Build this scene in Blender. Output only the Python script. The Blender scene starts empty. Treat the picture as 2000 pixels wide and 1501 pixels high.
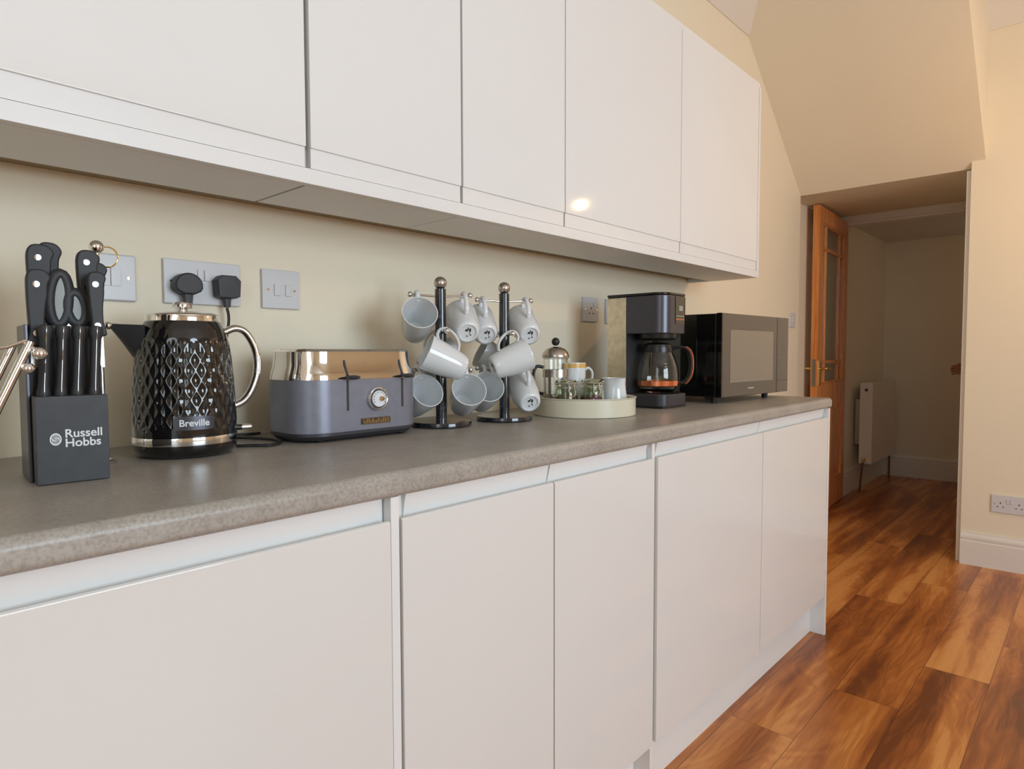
import bpy, bmesh, math, random
from mathutils import Vector, Matrix
random.seed(7)
PI = math.pi
SC = bpy.context.scene
COL = SC.collection

# ------------------------------------------------------------------ camera
F, YAW, PITCH, ROLL, CY, CZ = 1271.6, 0.74012, 0.04877, -0.00304, -1.36534, 1.08406
fw = Vector((math.cos(YAW)*math.cos(PITCH), math.sin(YAW)*math.cos(PITCH), -math.sin(PITCH)))
rt = Vector((math.sin(YAW), -math.cos(YAW), 0)); up = rt.cross(fw)
r2 = rt*math.cos(ROLL)+up*math.sin(ROLL); u2 = -rt*math.sin(ROLL)+up*math.cos(ROLL)
cd = bpy.data.cameras.new('camera'); cam = bpy.data.objects.new('camera', cd); COL.objects.link(cam)
cam.matrix_world = Matrix(((r2.x, u2.x, -fw.x, 0), (r2.y, u2.y, -fw.y, CY), (r2.z, u2.z, -fw.z, CZ), (0, 0, 0, 1)))
cd.sensor_width = 36; cd.lens = F/2000*36; cd.clip_start = .02
SC.camera = cam

# ------------------------------------------------------------------ world, lights, exposure
w = bpy.data.worlds.new('sky'); SC.world = w; w.use_nodes = True
w.node_tree.nodes['Background'].inputs[0].default_value = (.86, .93, 1, 1)
w.node_tree.nodes['Background'].inputs[1].default_value = 1.2
SC.view_settings.view_transform = 'Standard'; SC.view_settings.look = 'None'
SC.view_settings.exposure = 0.26; SC.view_settings.gamma = 1; SC.view_settings.use_curve_mapping = False

def area(name, loc, direction, sx, sy, power, color):
    l = bpy.data.lights.new(name, 'AREA'); l.shape = 'RECTANGLE'; l.size = sx; l.size_y = sy
    l.energy = power; l.color = color
    o = bpy.data.objects.new(name, l); COL.objects.link(o); o.location = loc
    o.rotation_euler = Vector(direction).to_track_quat('-Z', 'Z').to_euler(); return o
area('window_daylight', (.95, -4.16, 1.52), (-.05, 1, .0), 1.8, 1.4, 60, (.71, .865, 1))
area('side_fill_daylight', (-1.56, -1.9, 1.75), (1, .35, .05), 1.5, 1.2, 14, (.70, .87, 1))  # added cool fill from the left; the wall there has no window
def bulb(name, loc, power, r, color=(1, .58, .25)):
    l = bpy.data.lights.new(name, 'POINT'); l.energy = power; l.shadow_soft_size = r; l.color = color
    o = bpy.data.objects.new(name, l); COL.objects.link(o); o.location = loc; return o
bulb('pendant_bulb_light', (3.215, -1.63, 1.973), 13, .018)
bulb('hall_light', (5.9, -1.4, 1.75), 1.5, .12, (1, .80, .66))

# ------------------------------------------------------------------ materials
def nodes(m): return m.node_tree.nodes, m.node_tree.links
def mat(name, col, rough=.5, metal=0, **k):
    m = bpy.data.materials.new(name); m.use_nodes = True
    b = m.node_tree.nodes['Principled BSDF']
    b.inputs['Base Color'].default_value = (*col, 1); b.inputs['Roughness'].default_value = rough
    b.inputs['Metallic'].default_value = metal
    for key, v in k.items():
        b.inputs[key.replace('_', ' ')].default_value = v
    return m
def noisy(m, scale=40, amt=.15, bump=0.0, bscale=None, stretch=(1, 1, 1)):
    """procedural variation of the colour plus optional fine bump"""
    N, L = nodes(m); b = N['Principled BSDF']; base = list(b.inputs['Base Color'].default_value)
    g = N.new('ShaderNodeNewGeometry'); mp = N.new('ShaderNodeMapping'); mp.inputs['Scale'].default_value = stretch
    L.new(g.outputs['Position'], mp.inputs['Vector'])
    n = N.new('ShaderNodeTexNoise'); n.inputs['Scale'].default_value = scale; n.inputs['Detail'].default_value = 4
    L.new(mp.outputs[0], n.inputs['Vector'])
    r = N.new('ShaderNodeValToRGB')
    r.color_ramp.elements[0].position = .3; r.color_ramp.elements[1].position = .7
    r.color_ramp.elements[0].color = (*[c*(1-amt) for c in base[:3]], 1)
    r.color_ramp.elements[1].color = (*[min(1, c*(1+amt)) for c in base[:3]], 1)
    L.new(n.outputs['Fac'], r.inputs[0]); L.new(r.outputs[0], b.inputs['Base Color'])
    if bump:
        n2 = N.new('ShaderNodeTexNoise'); n2.inputs['Scale'].default_value = bscale or scale*4
        L.new(mp.outputs[0], n2.inputs['Vector'])
        bp = N.new('ShaderNodeBump'); bp.inputs['Strength'].default_value = bump; bp.inputs['Distance'].default_value = .002
        L.new(n2.outputs['Fac'], bp.inputs['Height']); L.new(bp.outputs[0], b.inputs['Normal'])
    return m
WALL = noisy(mat('cream_paint', (.86, .77, .60), .6), 3, .012, .12, 160)
CEIL = noisy(mat('white_ceiling_paint', (.80, .75, .68), .7), 4, .01)
TRIM = noisy(mat('white_gloss_trim', (.80, .76, .70), .3), 6, .01)
CAB = noisy(mat('white_gloss_door', (.82, .812, .795), .05, 0, Specular_IOR_Level=.3), 5, .006)
CABB = noisy(mat('dimmed_white_gloss_door', (.74, .718, .69), .09, 0, Specular_IOR_Level=.35), 5, .006)  # base doors: lower light level put into the colour as a darker white
CABI = noisy(mat('white_carcass', (.80, .795, .78), .4), 5, .01)
GAP = mat('shadow_gap', (.30, .28, .26), .7)
UNDER = noisy(mat('recess_shade_brown', (.34, .25, .15), .7), 60, .1)  # brown that paints the recess shade under the wall cabinets
CHROME = mat('chrome', (.82, .80, .78), .07, 1)
BRUSH = noisy(mat('brushed_steel', (.50, .47, .43), .28, 1), 30, .15, stretch=(1, 1, 18))
STEELSIDE = noisy(mat('bronze_steel', (.74, .66, .52), .3, 1), 60, .12)
COPPER = mat('copper', (.95, .36, .20), .12, 1)
BLACKG = mat('black_gloss', (.006, .006, .006), .06, 0, Coat_Weight=.6, Coat_Roughness=.03)
BLACKM = noisy(mat('black_matt', (.032, .032, .035), .5), 50, .15)
BLACKP = mat('black_plastic', (.014, .014, .015), .3)
HANDLE = mat('knife_handle_black', (.022, .023, .026), .52)
GREYB = noisy(mat('slate_blue_enamel', (.235, .24, .29), .36, .3), 60, .05)
CHAR = mat('charcoal_plastic', (.035, .035, .042), .4)
STEELM = mat('dark_grey_metal', (.085, .085, .10), .3, .6)
CERAM = mat('white_ceramic', (.74, .755, .76), .13, 0, Coat_Weight=.3)
CREAMT = mat('cream_enamel', (.72, .67, .52), .25)
YELLOW = mat('yellow_glaze', (.75, .45, .12), .3)
SOCK = mat('white_socket_plastic', (.66, .655, .665), .35)
SOCKD = mat('socket_hole', (.03, .03, .03), .6)
INKY = mat('black_ink', (.02, .02, .02), .6)
BRASS = mat('brass', (.85, .60, .22), .18, 1)
GOLD = mat('gold_badge', (.50, .36, .18), .3, 1)
WHITEP = mat('white_print', (.75, .76, .78), .5)
SILVERP = mat('silver_print', (.62, .64, .66), .35, .6)
MICRO = mat('microwave_mirror_glass', (.035, .030, .027), .09, 0, Specular_IOR_Level=.8, Coat_Weight=.5, Coat_Roughness=.05, Coat_IOR=1.5)
MICROW = mat('microwave_window', (.14, .12, .095), .12, 0, Specular_IOR_Level=1.0, Coat_Weight=1.0, Coat_Roughness=.08, Coat_IOR=1.5)
RADM = mat('radiator_enamel', (.80, .72, .64), .35)
COPPERP = mat('copper_pipe_dull', (.20, .10, .06), .45, .8)
GREYIN = mat('grey_rubber', (.33, .36, .34), .5)
SKIN = noisy(mat('skin', (.52, .24, .16), .5), 30, .08)
CLOTHD = noisy(mat('navy_cloth', (.03, .04, .07), .9), 90, .2)
CLOTHJ = noisy(mat('denim_cloth', (.05, .07, .13), .9), 90, .2)
HAIR = noisy(mat('brown_hair', (.05, .03, .02), .6), 80, .3)
SHOE = mat('shoe_leather', (.03, .02, .015), .4)
TEA = noisy(mat('brown_tea_bags', (.20, .13, .07), .9), 60, .5)
SUGAR = noisy(mat('white_sugar', (.75, .72, .66), .9), 90, .1)
BROWNP = mat('dark_brown_plate', (.05, .03, .018), .35)
LABEL = mat('purple_label', (.10, .02, .05), .5)
def glass(name, col=(1, 1, 1), rough=0.0, ior=1.45):
    return mat(name, col, rough, 0, Transmission_Weight=1.0, IOR=ior)
GLASS = glass('clear_glass', (.96, .98, .96)); GREENG = glass('green_tinted_glass', (.80, .86, .74)); DOORG = glass('door_glass', (.85, .88, .86), .12)
LAMPG = mat('warm_bulb_glow', (1, .8, .5), .3); LAMPG.node_tree.nodes['Principled BSDF'].inputs['Emission Color'].default_value = (1, .62, .28, 1)
LAMPG.node_tree.nodes['Principled BSDF'].inputs['Emission Strength'].default_value = 40
LED = mat('display_panel', (.30, .33, .28), .15)

def marble():
    m = mat('black_marble', (.012, .013, .016), .12, 0, Coat_Weight=.5); N, L = nodes(m); b = N['Principled BSDF']
    g = N.new('ShaderNodeNewGeometry'); n = N.new('ShaderNodeTexNoise'); n.inputs['Scale'].default_value = 22; n.inputs['Detail'].default_value = 6
    n.inputs['Distortion'].default_value = 1.5
    L.new(g.outputs['Position'], n.inputs['Vector'])
    r = N.new('ShaderNodeValToRGB'); e = r.color_ramp.elements
    e[0].position = .49; e[0].color = (.012, .014, .02, 1); e[1].position = .515; e[1].color = (.012, .014, .02, 1)
    x = e.new(.502); x.color = (.10, .10, .11, 1)
    L.new(n.outputs['Fac'], r.inputs[0]); L.new(r.outputs[0], b.inputs['Base Color']); return m
MARBLE = marble()

def worktop_mat():
    m = mat('taupe_stone_laminate', (.3, .25, .2), .36); N, L = nodes(m); b = N['Principled BSDF']
    g = N.new('ShaderNodeNewGeometry')
    n1 = N.new('ShaderNodeTexNoise'); n1.inputs['Scale'].default_value = 9; n1.inputs['Detail'].default_value = 6; n1.inputs['Roughness'].default_value = .65
    n2 = N.new('ShaderNodeTexNoise'); n2.inputs['Scale'].default_value = 260; n2.inputs['Detail'].default_value = 2
    for n in (n1, n2): L.new(g.outputs['Position'], n.inputs['Vector'])
    r1 = N.new('ShaderNodeValToRGB'); e = r1.color_ramp.elements
    e[0].position = .3; e[0].color = (.33, .30, .262, 1); e[1].position = .7; e[1].color = (.42, .385, .34, 1)
    r2_ = N.new('ShaderNodeValToRGB'); e = r2_.color_ramp.elements
    e[0].position = .30; e[0].color = (.74, .73, .72, 1); e[1].position = .6; e[1].color = (1.06, 1.06, 1.06, 1)
    mx = N.new('ShaderNodeMix'); mx.data_type = 'RGBA'; mx.blend_type = 'MULTIPLY'; mx.inputs[0].default_value = .8
    L.new(n1.outputs['Fac'], r1.inputs[0]); L.new(n2.outputs['Fac'], r2_.inputs[0])
    L.new(r1.outputs[0], mx.inputs[6]); L.new(r2_.outputs[0], mx.inputs[7]); L.new(mx.outputs[2], b.inputs['Base Color'])
    bp = N.new('ShaderNodeBump'); bp.inputs['Strength'].default_value = .12; bp.inputs['Distance'].default_value = .001
    L.new(n2.outputs['Fac'], bp.inputs['Height']); L.new(bp.outputs[0], b.inputs['Normal'])
    return m
WORKTOP = worktop_mat()

def wood_door():
    m = mat('varnished_pine', (.5, .16, .04), .3, 0, Coat_Weight=.3); N, L = nodes(m); b = N['Principled BSDF']
    g = N.new('ShaderNodeNewGeometry'); mp = N.new('ShaderNodeMapping'); mp.inputs['Scale'].default_value = (9, 30, 1.0)
    n = N.new('ShaderNodeTexNoise'); n.inputs['Scale'].default_value = 3; n.inputs['Detail'].default_value = 5; n.inputs['Distortion'].default_value = .6
    L.new(g.outputs['Position'], mp.inputs[0]); L.new(mp.outputs[0], n.inputs['Vector'])
    r = N.new('ShaderNodeValToRGB'); e = r.color_ramp.elements
    e[0].position = .3; e[0].color = (.60, .18, .038, 1); e[1].position = .7; e[1].color = (.93, .38, .11, 1)
    L.new(n.outputs['Fac'], r.inputs[0]); L.new(r.outputs[0], b.inputs['Base Color']); return m
PINE = wood_door()

def floor_mat():
    m = mat('walnut_plank_floor', (.3, .1, .03), .3); N, L = nodes(m); b = N['Principled BSDF']
    def M(op, a, b_=None, c=None):
        n = N.new('ShaderNodeMath'); n.operation = op
        for i, v in enumerate((a, b_, c)):
            if v is None: continue
            if isinstance(v, (int, float)): n.inputs[i].default_value = v
            else: L.new(v, n.inputs[i])
        return n.outputs[0]
    g = N.new('ShaderNodeNewGeometry'); s = N.new('ShaderNodeSeparateXYZ'); L.new(g.outputs['Position'], s.inputs[0])
    x, y = s.outputs[0], s.outputs[1]
    LEN, WID = 1.31, .182
    ry = M('DIVIDE', M('ADD', y, .569), WID); row = M('FLOOR', ry)
    off = M('FRACT', M('ADD', M('MULTIPLY', row, .282), .877))
    fx = M('ADD', M('DIVIDE', x, LEN), off); pl = M('FLOOR', fx)
    cv = N.new('ShaderNodeCombineXYZ'); L.new(row, cv.inputs[0]); L.new(pl, cv.inputs[1])
    wn = N.new('ShaderNodeTexWhiteNoise'); wn.noise_dimensions = '3D'; L.new(cv.outputs[0], wn.inputs['Vector'])
    sr = N.new('ShaderNodeSeparateColor'); L.new(wn.outputs['Color'], sr.inputs[0])
    def tex(sx, sy, scale, detail, dist, rough=.55):
        c = N.new('ShaderNodeCombineXYZ')
        L.new(M('ADD', M('MULTIPLY', x, sx), M('MULTIPLY', sr.outputs[0], 37.0)), c.inputs[0])
        L.new(M('ADD', M('MULTIPLY', y, sy), M('MULTIPLY', sr.outputs[1], 53.0)), c.inputs[1])
        L.new(M('MULTIPLY', sr.outputs[2], 11.0), c.inputs[2])
        n = N.new('ShaderNodeTexNoise'); n.inputs['Scale'].default_value = scale; n.inputs['Detail'].default_value = detail
        n.inputs['Distortion'].default_value = dist; n.inputs['Roughness'].default_value = rough
        L.new(c.outputs[0], n.inputs['Vector']); return n.outputs['Fac']
    big = tex(.75, 6.5, 1.2, 2, .35)
    mid = tex(1.5, 16.0, 2.0, 4, .7)
    fine = tex(4.0, 150.0, 2.0, 4, .5, .65)
    ring = M('FRACT', M('MULTIPLY', tex(1.3, 5.0, 1.2, 2, .6), 13.0))
    ring = M('ABSOLUTE', M('SUBTRACT', ring, .5))
    v = M('ADD', M('MULTIPLY', big, 1.35), M('MULTIPLY', mid, .42))
    v = M('ADD', v, M('MULTIPLY', fine, .30))
    v = M('ADD', v, M('MULTIPLY', ring, .17))
    v = M('ADD', v, M('MULTIPLY', sr.outputs[2], .16))
    v = M('SUBTRACT', v, .66)
    r = N.new('ShaderNodeValToRGB'); e = r.color_ramp.elements
    e[0].position = .16; e[0].color = (.17, .048, .012, 1); e[1].position = .82; e[1].color = (.72, .33, .10, 1)
    for p_, c_ in ((.32, (.30, .088, .019, 1)), (.44, (.42, .135, .028, 1)), (.56, (.53, .19, .042, 1)), (.62, (.64, .26, .068, 1))):
        q = e.new(p_); q.color = c_
    L.new(v, r.inputs[0])
    ey = M('MULTIPLY', M('MINIMUM', M('FRACT', ry), M('SUBTRACT', 1.0, M('FRACT', ry))), WID)
    ex = M('MULTIPLY', M('MINIMUM', M('FRACT', fx), M('SUBTRACT', 1.0, M('FRACT', fx))), LEN)
    ed = M('MINIMUM', ex, ey); seam = M('LESS_THAN', ed, .0012)
    mx = N.new('ShaderNodeMix'); mx.data_type = 'RGBA'
    L.new(M('MULTIPLY', seam, .6), mx.inputs[0]); L.new(r.outputs[0], mx.inputs[6]); mx.inputs[7].default_value = (.05, .018, .008, 1)
    L.new(mx.outputs[2], b.inputs['Base Color'])
    bp = N.new('ShaderNodeBump'); bp.inputs['Strength'].default_value = .15; bp.inputs['Distance'].default_value = .001
    L.new(fine, bp.inputs['Height']); L.new(bp.outputs[0], b.inputs['Normal'])
    return m
FLOOR = floor_mat()

# ------------------------------------------------------------------ mesh builder
class MB:
    def __init__(s): s.bm = bmesh.new()
    def _merge(s, t, mtx=None):
        if mtx is not None: bmesh.ops.transform(t, matrix=mtx, verts=t.verts)
        me = bpy.data.meshes.new('tmp'); t.to_mesh(me); t.free(); s.bm.from_mesh(me); bpy.data.meshes.remove(me); return s
    def box(s, x0, x1, y0, y1, z0, z1, bev=0, seg=2, mtx=None):
        t = bmesh.new(); bmesh.ops.create_cube(t, size=1)
        for v in t.verts:
            v.co = Vector(((x0+x1)/2+v.co.x*(x1-x0), (y0+y1)/2+v.co.y*(y1-y0), (z0+z1)/2+v.co.z*(z1-z0)))
        if bev: bmesh.ops.bevel(t, geom=t.edges[:], offset=bev, segments=seg, profile=.5, affect='EDGES')
        return s._merge(t, mtx)
    def prism(s, poly, axis, a0, a1, bev=0, seg=2, mtx=None):
        """poly of 2-D points; axis 'x': poly=(y,z); 'y': (x,z); 'z': (x,y)"""
        t = bmesh.new()
        def P(p, a): return {'x': (a, p[0], p[1]), 'y': (p[0], a, p[1]), 'z': (p[0], p[1], a)}[axis]
        A = [t.verts.new(P(p, a0)) for p in poly]; B = [t.verts.new(P(p, a1)) for p in poly]; n = len(poly)
        fa = t.faces.new(A); fb = t.faces.new(B[::-1])
        for i in range(n): t.faces.new((A[i], A[(i+1) % n], B[(i+1) % n], B[i]))
        bmesh.ops.recalc_face_normals(t, faces=t.faces)
        if bev:
            ed = [e for e in t.edges if e in fa.edges[:] or e in fb.edges[:]]
            bmesh.ops.bevel(t, geom=ed, offset=bev, segments=seg, profile=.5, affect='EDGES')
        return s._merge(t, mtx)
    def lathe(s, prof, c=(0, 0, 0), n=48, mtx=None, closed=False):
        t = bmesh.new(); rings = []
        for r, z in prof:
            if r < 1e-6: rings.append([t.verts.new((c[0], c[1], c[2]+z))])
            else: rings.append([t.verts.new((c[0]+r*math.cos(2*PI*i/n), c[1]+r*math.sin(2*PI*i/n), c[2]+z)) for i in range(n)])
        pairs = list(zip(rings[:-1], rings[1:]))
        if closed: pairs.append((rings[-1], rings[0]))
        for a, b in pairs:
            for i in range(n):
                j = (i+1) % n
                if len(a) == 1 and len(b) == 1: continue
                if len(a) == 1: t.faces.new((a[0], b[i], b[j]))
                elif len(b) == 1: t.faces.new((a[i], a[j], b[0]))
                else: t.faces.new((a[i], a[j], b[j], b[i]))
        bmesh.ops.recalc_face_normals(t, faces=t.faces)
        return s._merge(t, mtx)
    def tube(s, pts, r, n=12, closed=False, flat=None, mtx=None, caps=True):
        """sweep a circle (or ellipse flat=(ra, rb, up)) along pts; r number or list"""
        t = bmesh.new(); pts = [Vector(p) for p in pts]; m = len(pts); rings = []
        ref = None
        for i, p in enumerate(pts):
            if closed: d = pts[(i+1) % m]-pts[i-1]
            else: d = pts[min(i+1, m-1)]-pts[max(i-1, 0)]
            d.normalize()
            if flat: a = Vector(flat[2]); a = (a-d*a.dot(d)).normalized()
            else:
                if ref is None: ref = Vector((0, 0, 1)) if abs(d.z) < .9 else Vector((1, 0, 0))
                a = (ref-d*ref.dot(d)).normalized(); ref = a
            b = d.cross(a); rr = r[i] if isinstance(r, (list, tuple)) else r
            ra, rb = (flat[0], flat[1]) if flat else (rr, rr)
            rings.append([t.verts.new(p+a*(ra*math.cos(2*PI*k/n))+b*(rb*math.sin(2*PI*k/n))) for k in range(n)])
        rng = range(m) if closed else range(m-1)
        for i in rng:
            A, B = rings[i], rings[(i+1) % m]
            for k in range(n): t.faces.new((A[k], A[(k+1) % n], B[(k+1) % n], B[k]))
        if not closed and caps: t.faces.new(rings[0]); t.faces.new(rings[-1][::-1])
        bmesh.ops.recalc_face_normals(t, faces=t.faces)
        return s._merge(t, mtx)
    def ball(s, c, r, n=24, sc=(1, 1, 1), mtx=None):
        t = bmesh.new(); bmesh.ops.create_uvsphere(t, u_segments=n, v_segments=max(8, n//2), radius=r)
        for v in t.verts: v.co = Vector((c[0]+v.co.x*sc[0], c[1]+v.co.y*sc[1], c[2]+v.co.z*sc[2]))
        return s._merge(t, mtx)
    def build(s, name, m, parent=None, ang=38, flat=False):
        me = bpy.data.meshes.new(name)
        for f in s.bm.faces: f.smooth = not flat
        for e in s.bm.edges:
            if len(e.link_faces) == 2 and e.calc_face_angle(0) > math.radians(ang): e.smooth = False
        s.bm.to_mesh(me); s.bm.free(); me.materials.append(m)
        o = bpy.data.objects.new(name, me); COL.objects.link(o)
        if not flat: wn = o.modifiers.new('weighted_normals', 'WEIGHTED_NORMAL'); wn.keep_sharp = True; wn.mode = 'FACE_AREA'
        if parent is not None: o.parent = parent
        return o
def smooth_path(pts, k=8, closed=False):
    P = [Vector(p) for p in pts]; n = len(P); out = []
    rng = range(n) if closed else range(n-1)
    for i in rng:
        if closed: a, b, c, d = P[i-1], P[i], P[(i+1) % n], P[(i+2) % n]
        else: a, b, c, d = P[max(i-1, 0)], P[i], P[i+1], P[min(i+2, n-1)]
        for j in range(k):
            t = j/k
            out.append(.5*((2*b)+(c-a)*t+(2*a-5*b+4*c-d)*t*t+(3*b-a-3*c+d)*t**3))
    if not closed: out.append(P[-1])
    return out
def rrect(hx, hy, r, n=10):
    out = []
    for cx, cy, a0 in ((hx-r, hy-r, 0), (-hx+r, hy-r, PI/2), (-hx+r, -hy+r, PI), (hx-r, -hy+r, 3*PI/2)):
        for i in range(n+1): a = a0+PI/2*i/n; out.append((cx+r*math.cos(a), cy+r*math.sin(a)))
    return out
def loft(mb, rings, cap=True, mtx=None):
    t = bmesh.new(); R = [[t.verts.new(p) for p in ring] for ring in rings]; n = len(R[0])
    for A, B in zip(R[:-1], R[1:]):
        for k in range(n): t.faces.new((A[k], A[(k+1) % n], B[(k+1) % n], B[k]))
    if cap: t.faces.new(R[0]); t.faces.new(R[-1][::-1])
    bmesh.ops.recalc_face_normals(t, faces=t.faces)
    return mb._merge(t, mtx)
def text(txt, name, m, parent, size, mtx, depth=.0004, align='CENTER', bold=0.0):
    c = bpy.data.curves.new(name, 'FONT'); c.body = txt; c.size = size; c.extrude = depth; c.align_x = align; c.align_y = 'CENTER'; c.offset = bold
    c.space_line = .8
    o = bpy.data.objects.new('tmp', c); COL.objects.link(o)
    dg = bpy.context.evaluated_depsgraph_get(); me = bpy.data.meshes.new_from_object(o.evaluated_get(dg))
    bpy.data.objects.remove(o); bpy.data.curves.remove(c)
    me.transform(mtx); me.materials.clear(); me.materials.append(m)
    ob = bpy.data.objects.new(name, me); COL.objects.link(ob)
    if parent is not None: ob.parent = parent
    return ob
def facing_front(x, y, z, rot=0):  # text plane facing -y
    return Matrix.Translation((x, y, z)) @ Matrix.Rotation(rot, 4, 'Z') @ Matrix.Rotation(PI/2, 4, 'X')

def tag(o, label, cat, group=None):
    o['label'] = label; o['category'] = cat
    if group: o['group'] = group
    return o
def thing(name, label, cat, loc=(0, 0, 0), rz=0, group=None):
    o = bpy.data.objects.new(name, None); COL.objects.link(o); o.location = loc; o.rotation_euler = (0, 0, rz)
    o.empty_display_size = .05
    return tag(o, label, cat, group)
def struct(mb, name, m, parent=None, **k):
    o = mb.build(name, m, parent, **k)
    if parent is None: o['kind'] = 'structure'
    return o

# ------------------------------------------------------------------ setting
CH = 2.772       # ceiling height
XW = 3.995       # right wall plane
struct(MB().box(-1.6, 6.6, -4.3, .4, -.05, 0), 'floor', FLOOR)
struct(MB().box(-1.6, 4.03, 0, .1, 0, CH), 'wall_back', WALL)
struct(MB().box(4.03, 6.6, .09, .2, 0, 2.3), 'wall_hall_left', WALL)
struct(MB().box(6.45, 6.6, -1.9, .09, 0, 2.3), 'wall_hall_back', WALL)
struct(MB().box(5.25, 6.45, -1.9, -1.8, 0, 2.3), 'wall_hall_end', WALL)
struct(MB().box(4.10, 5.25, -.96, -.838, 0, 2.3), 'wall_recess_right', WALL)
struct(MB().box(5.15, 5.25, -1.9, -.96, 0, 2.3), 'wall_hall_front', WALL)
struct(MB().box(XW, 4.10, -4.3, -.836, 0, CH), 'wall_right', WALL)
struct(MB().box(-1.7, -1.6, -4.3, .1, 0, CH), 'wall_left', WALL)
f = MB()
f.box(-1.6, .0, -4.3, -4.2, 0, CH); f.box(1.9, XW, -4.3, -4.2, 0, CH); f.box(.0, 1.9, -4.3, -4.2, 0, .78); f.box(.0, 1.9, -4.3, -4.2, 2.25, CH)
struct(f, 'wall_front', WALL)
struct(MB().box(-1.7, 4.1, -4.3, .1, CH, CH+.08), 'ceiling', CEIL)
struct(MB().box(5.25, 6.45, -1.8, .09, 2.035, 2.10), 'ceiling_hall', CEIL)
# stairs passing overhead: sloping soffit, level soffit over the recess
struct(MB().prism([(4.03, 2.003), (3.095, CH), (5.25, CH), (5.25, 2.062), (5.15, 2.058)], 'y', -.893, .09), 'ceiling_stair_slope', WALL)
# patio window in the wall behind the photographer
wf = MB()
for x in (.0, .92, 1.84): wf.box(x, x+.06, -4.27, -4.22, .78, 2.25)
for z in (.78, 2.19): wf.box(.0, 1.9, -4.27, -4.22, z, z+.06)
struct(wf, 'window_1', TRIM)
# inner door frame of the recess
tf = MB()
tf.box(5.15, 5.25, -.838, .09, 2.012, 2.07); tf.box(5.165, 5.25, -.838, .09, 1.995, 2.012)
tf.box(5.15, 5.25, .062, .09, 0, 2.012); tf.box(5.15, 5.25, -.838, -.80, 0, 2.012)
struct(tf, 'trim_1', TRIM)
struct(MB().box(4.012, 4.10, -.836, -.815, 0, 1.992, .002), 'trim_2', TRIM)
def skirting_profile(h=.166, t=.02):
    return [(0, 0), (t, 0), (t, h-.045), (t-.004, h-.040), (t-.002, h-.030), (t-.001, h-.022), (t-.006, h-.012), (t-.011, h-.008), (t-.012, h), (0, h)]
struct(MB().prism([(XW-a, b) for a, b in skirting_profile()], 'y', -4.2, -.838), 'baseboard_right', TRIM)
struct(MB().prism([(6.45-a, b) for a, b in skirting_profile(.188)], 'y', -1.8, .07), 'baseboard_hall_back', TRIM)
struct(MB().prism([(.09-a, b) for a, b in skirting_profile(.188)], 'x', 5.25, 6.45), 'baseboard_hall_left', TRIM)
def cove(a): return [(0, -.124), (.006, -.124), (.011, -.118), (.098, -.020), (.104, -.012), (.118, -.010), (.120, 0), (0, 0)]
struct(MB().prism([(-a, CH+b) for a, b in cove(0)], 'x', -1.6, 3.27), 'trim_3', CEIL)
struct(MB().prism([(XW-a, CH+b) for a, b in cove(0)], 'y', -4.2, -.893), 'trim_4', CEIL)

# ------------------------------------------------------------------ wall cabinets
YU = -.308; ZD0, ZD1 = 1.449, 2.138
def wall_cabinet(x0, x1, label, first=False, last=False):
    t = thing('wall_cabinet', label, 'cabinet', (x0, 0, 1.385), 0, 'white wall cabinets over the worktop')
    W = x1-x0; g = .0016
    c = MB()
    c.box(.0005, W-.0005, YU+.019, -.108, .0, .016)
    c.box(.0005, .017, YU+.019, -.098, .016, .752); c.box(W-.017, W-.0005, YU+.019, -.098, .016, .752)
    c.box(.017, W-.017, -.108, -.098, .016, .752); c.box(.017, W-.017, YU+.019, -.012, .736, .752)
    c.build('carcass', CABI, t)
    MB().box(g, W-g, YU, YU+.0185, ZD0-1.385, ZD1-1.385, .0022).build('door', CAB, t)
    MB().box(.003, W-.003, YU+.004, YU+.018, .029, .069).build('grip_rail', CABI, t)
    return t
xs = [(.012, .622), (.6275, .998), (1.0, 1.367), (1.367, 1.990), (1.990, 2.628)]
labs = ['wide white wall cabinet at far left above knife block', 'narrow white wall cabinet above the toaster, just right of the wide one',
        'narrow white wall cabinet above the two mug trees', 'white wall cabinet door with a warm light reflection near its lower edge',
        'rightmost white wall cabinet above microwave, beside the stair slope']
cabs = [wall_cabinet(a, b, l) for (a, b), l in zip(xs, labs)]
wall_cabinet(-.75, .0105, 'white wall cabinet cut off by the left edge of the photo')
MB().box(0, .018, YU-.001, -.002, 0, .7545, .001).build('end_panel', CAB, cabs[4]).location = (.638, 0, 0)
tag(MB().box(-.75, 2.646, YU+.004, -.002, 2.140, 2.1595, .001).build('top_panel', CAB), 'long white top board running over the wall cabinets', 'panel')
tag(MB().box(-.75, 2.6275, YU, YU+.0185, 1.385, 1.4125, .0015).build('pelmet', CABI), 'long white strip along the bottom front of the wall cabinets', 'pelmet')
# brown strip standing in for the shade in the recess behind the cabinets
tag(MB().box(-.75, 2.627, -.0965, -.0005, 1.4035, 1.440).build('recess_shade_strip', UNDER), 'brown strip painted as recess shade along the wall under the wall cabinets', 'strip')

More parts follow.
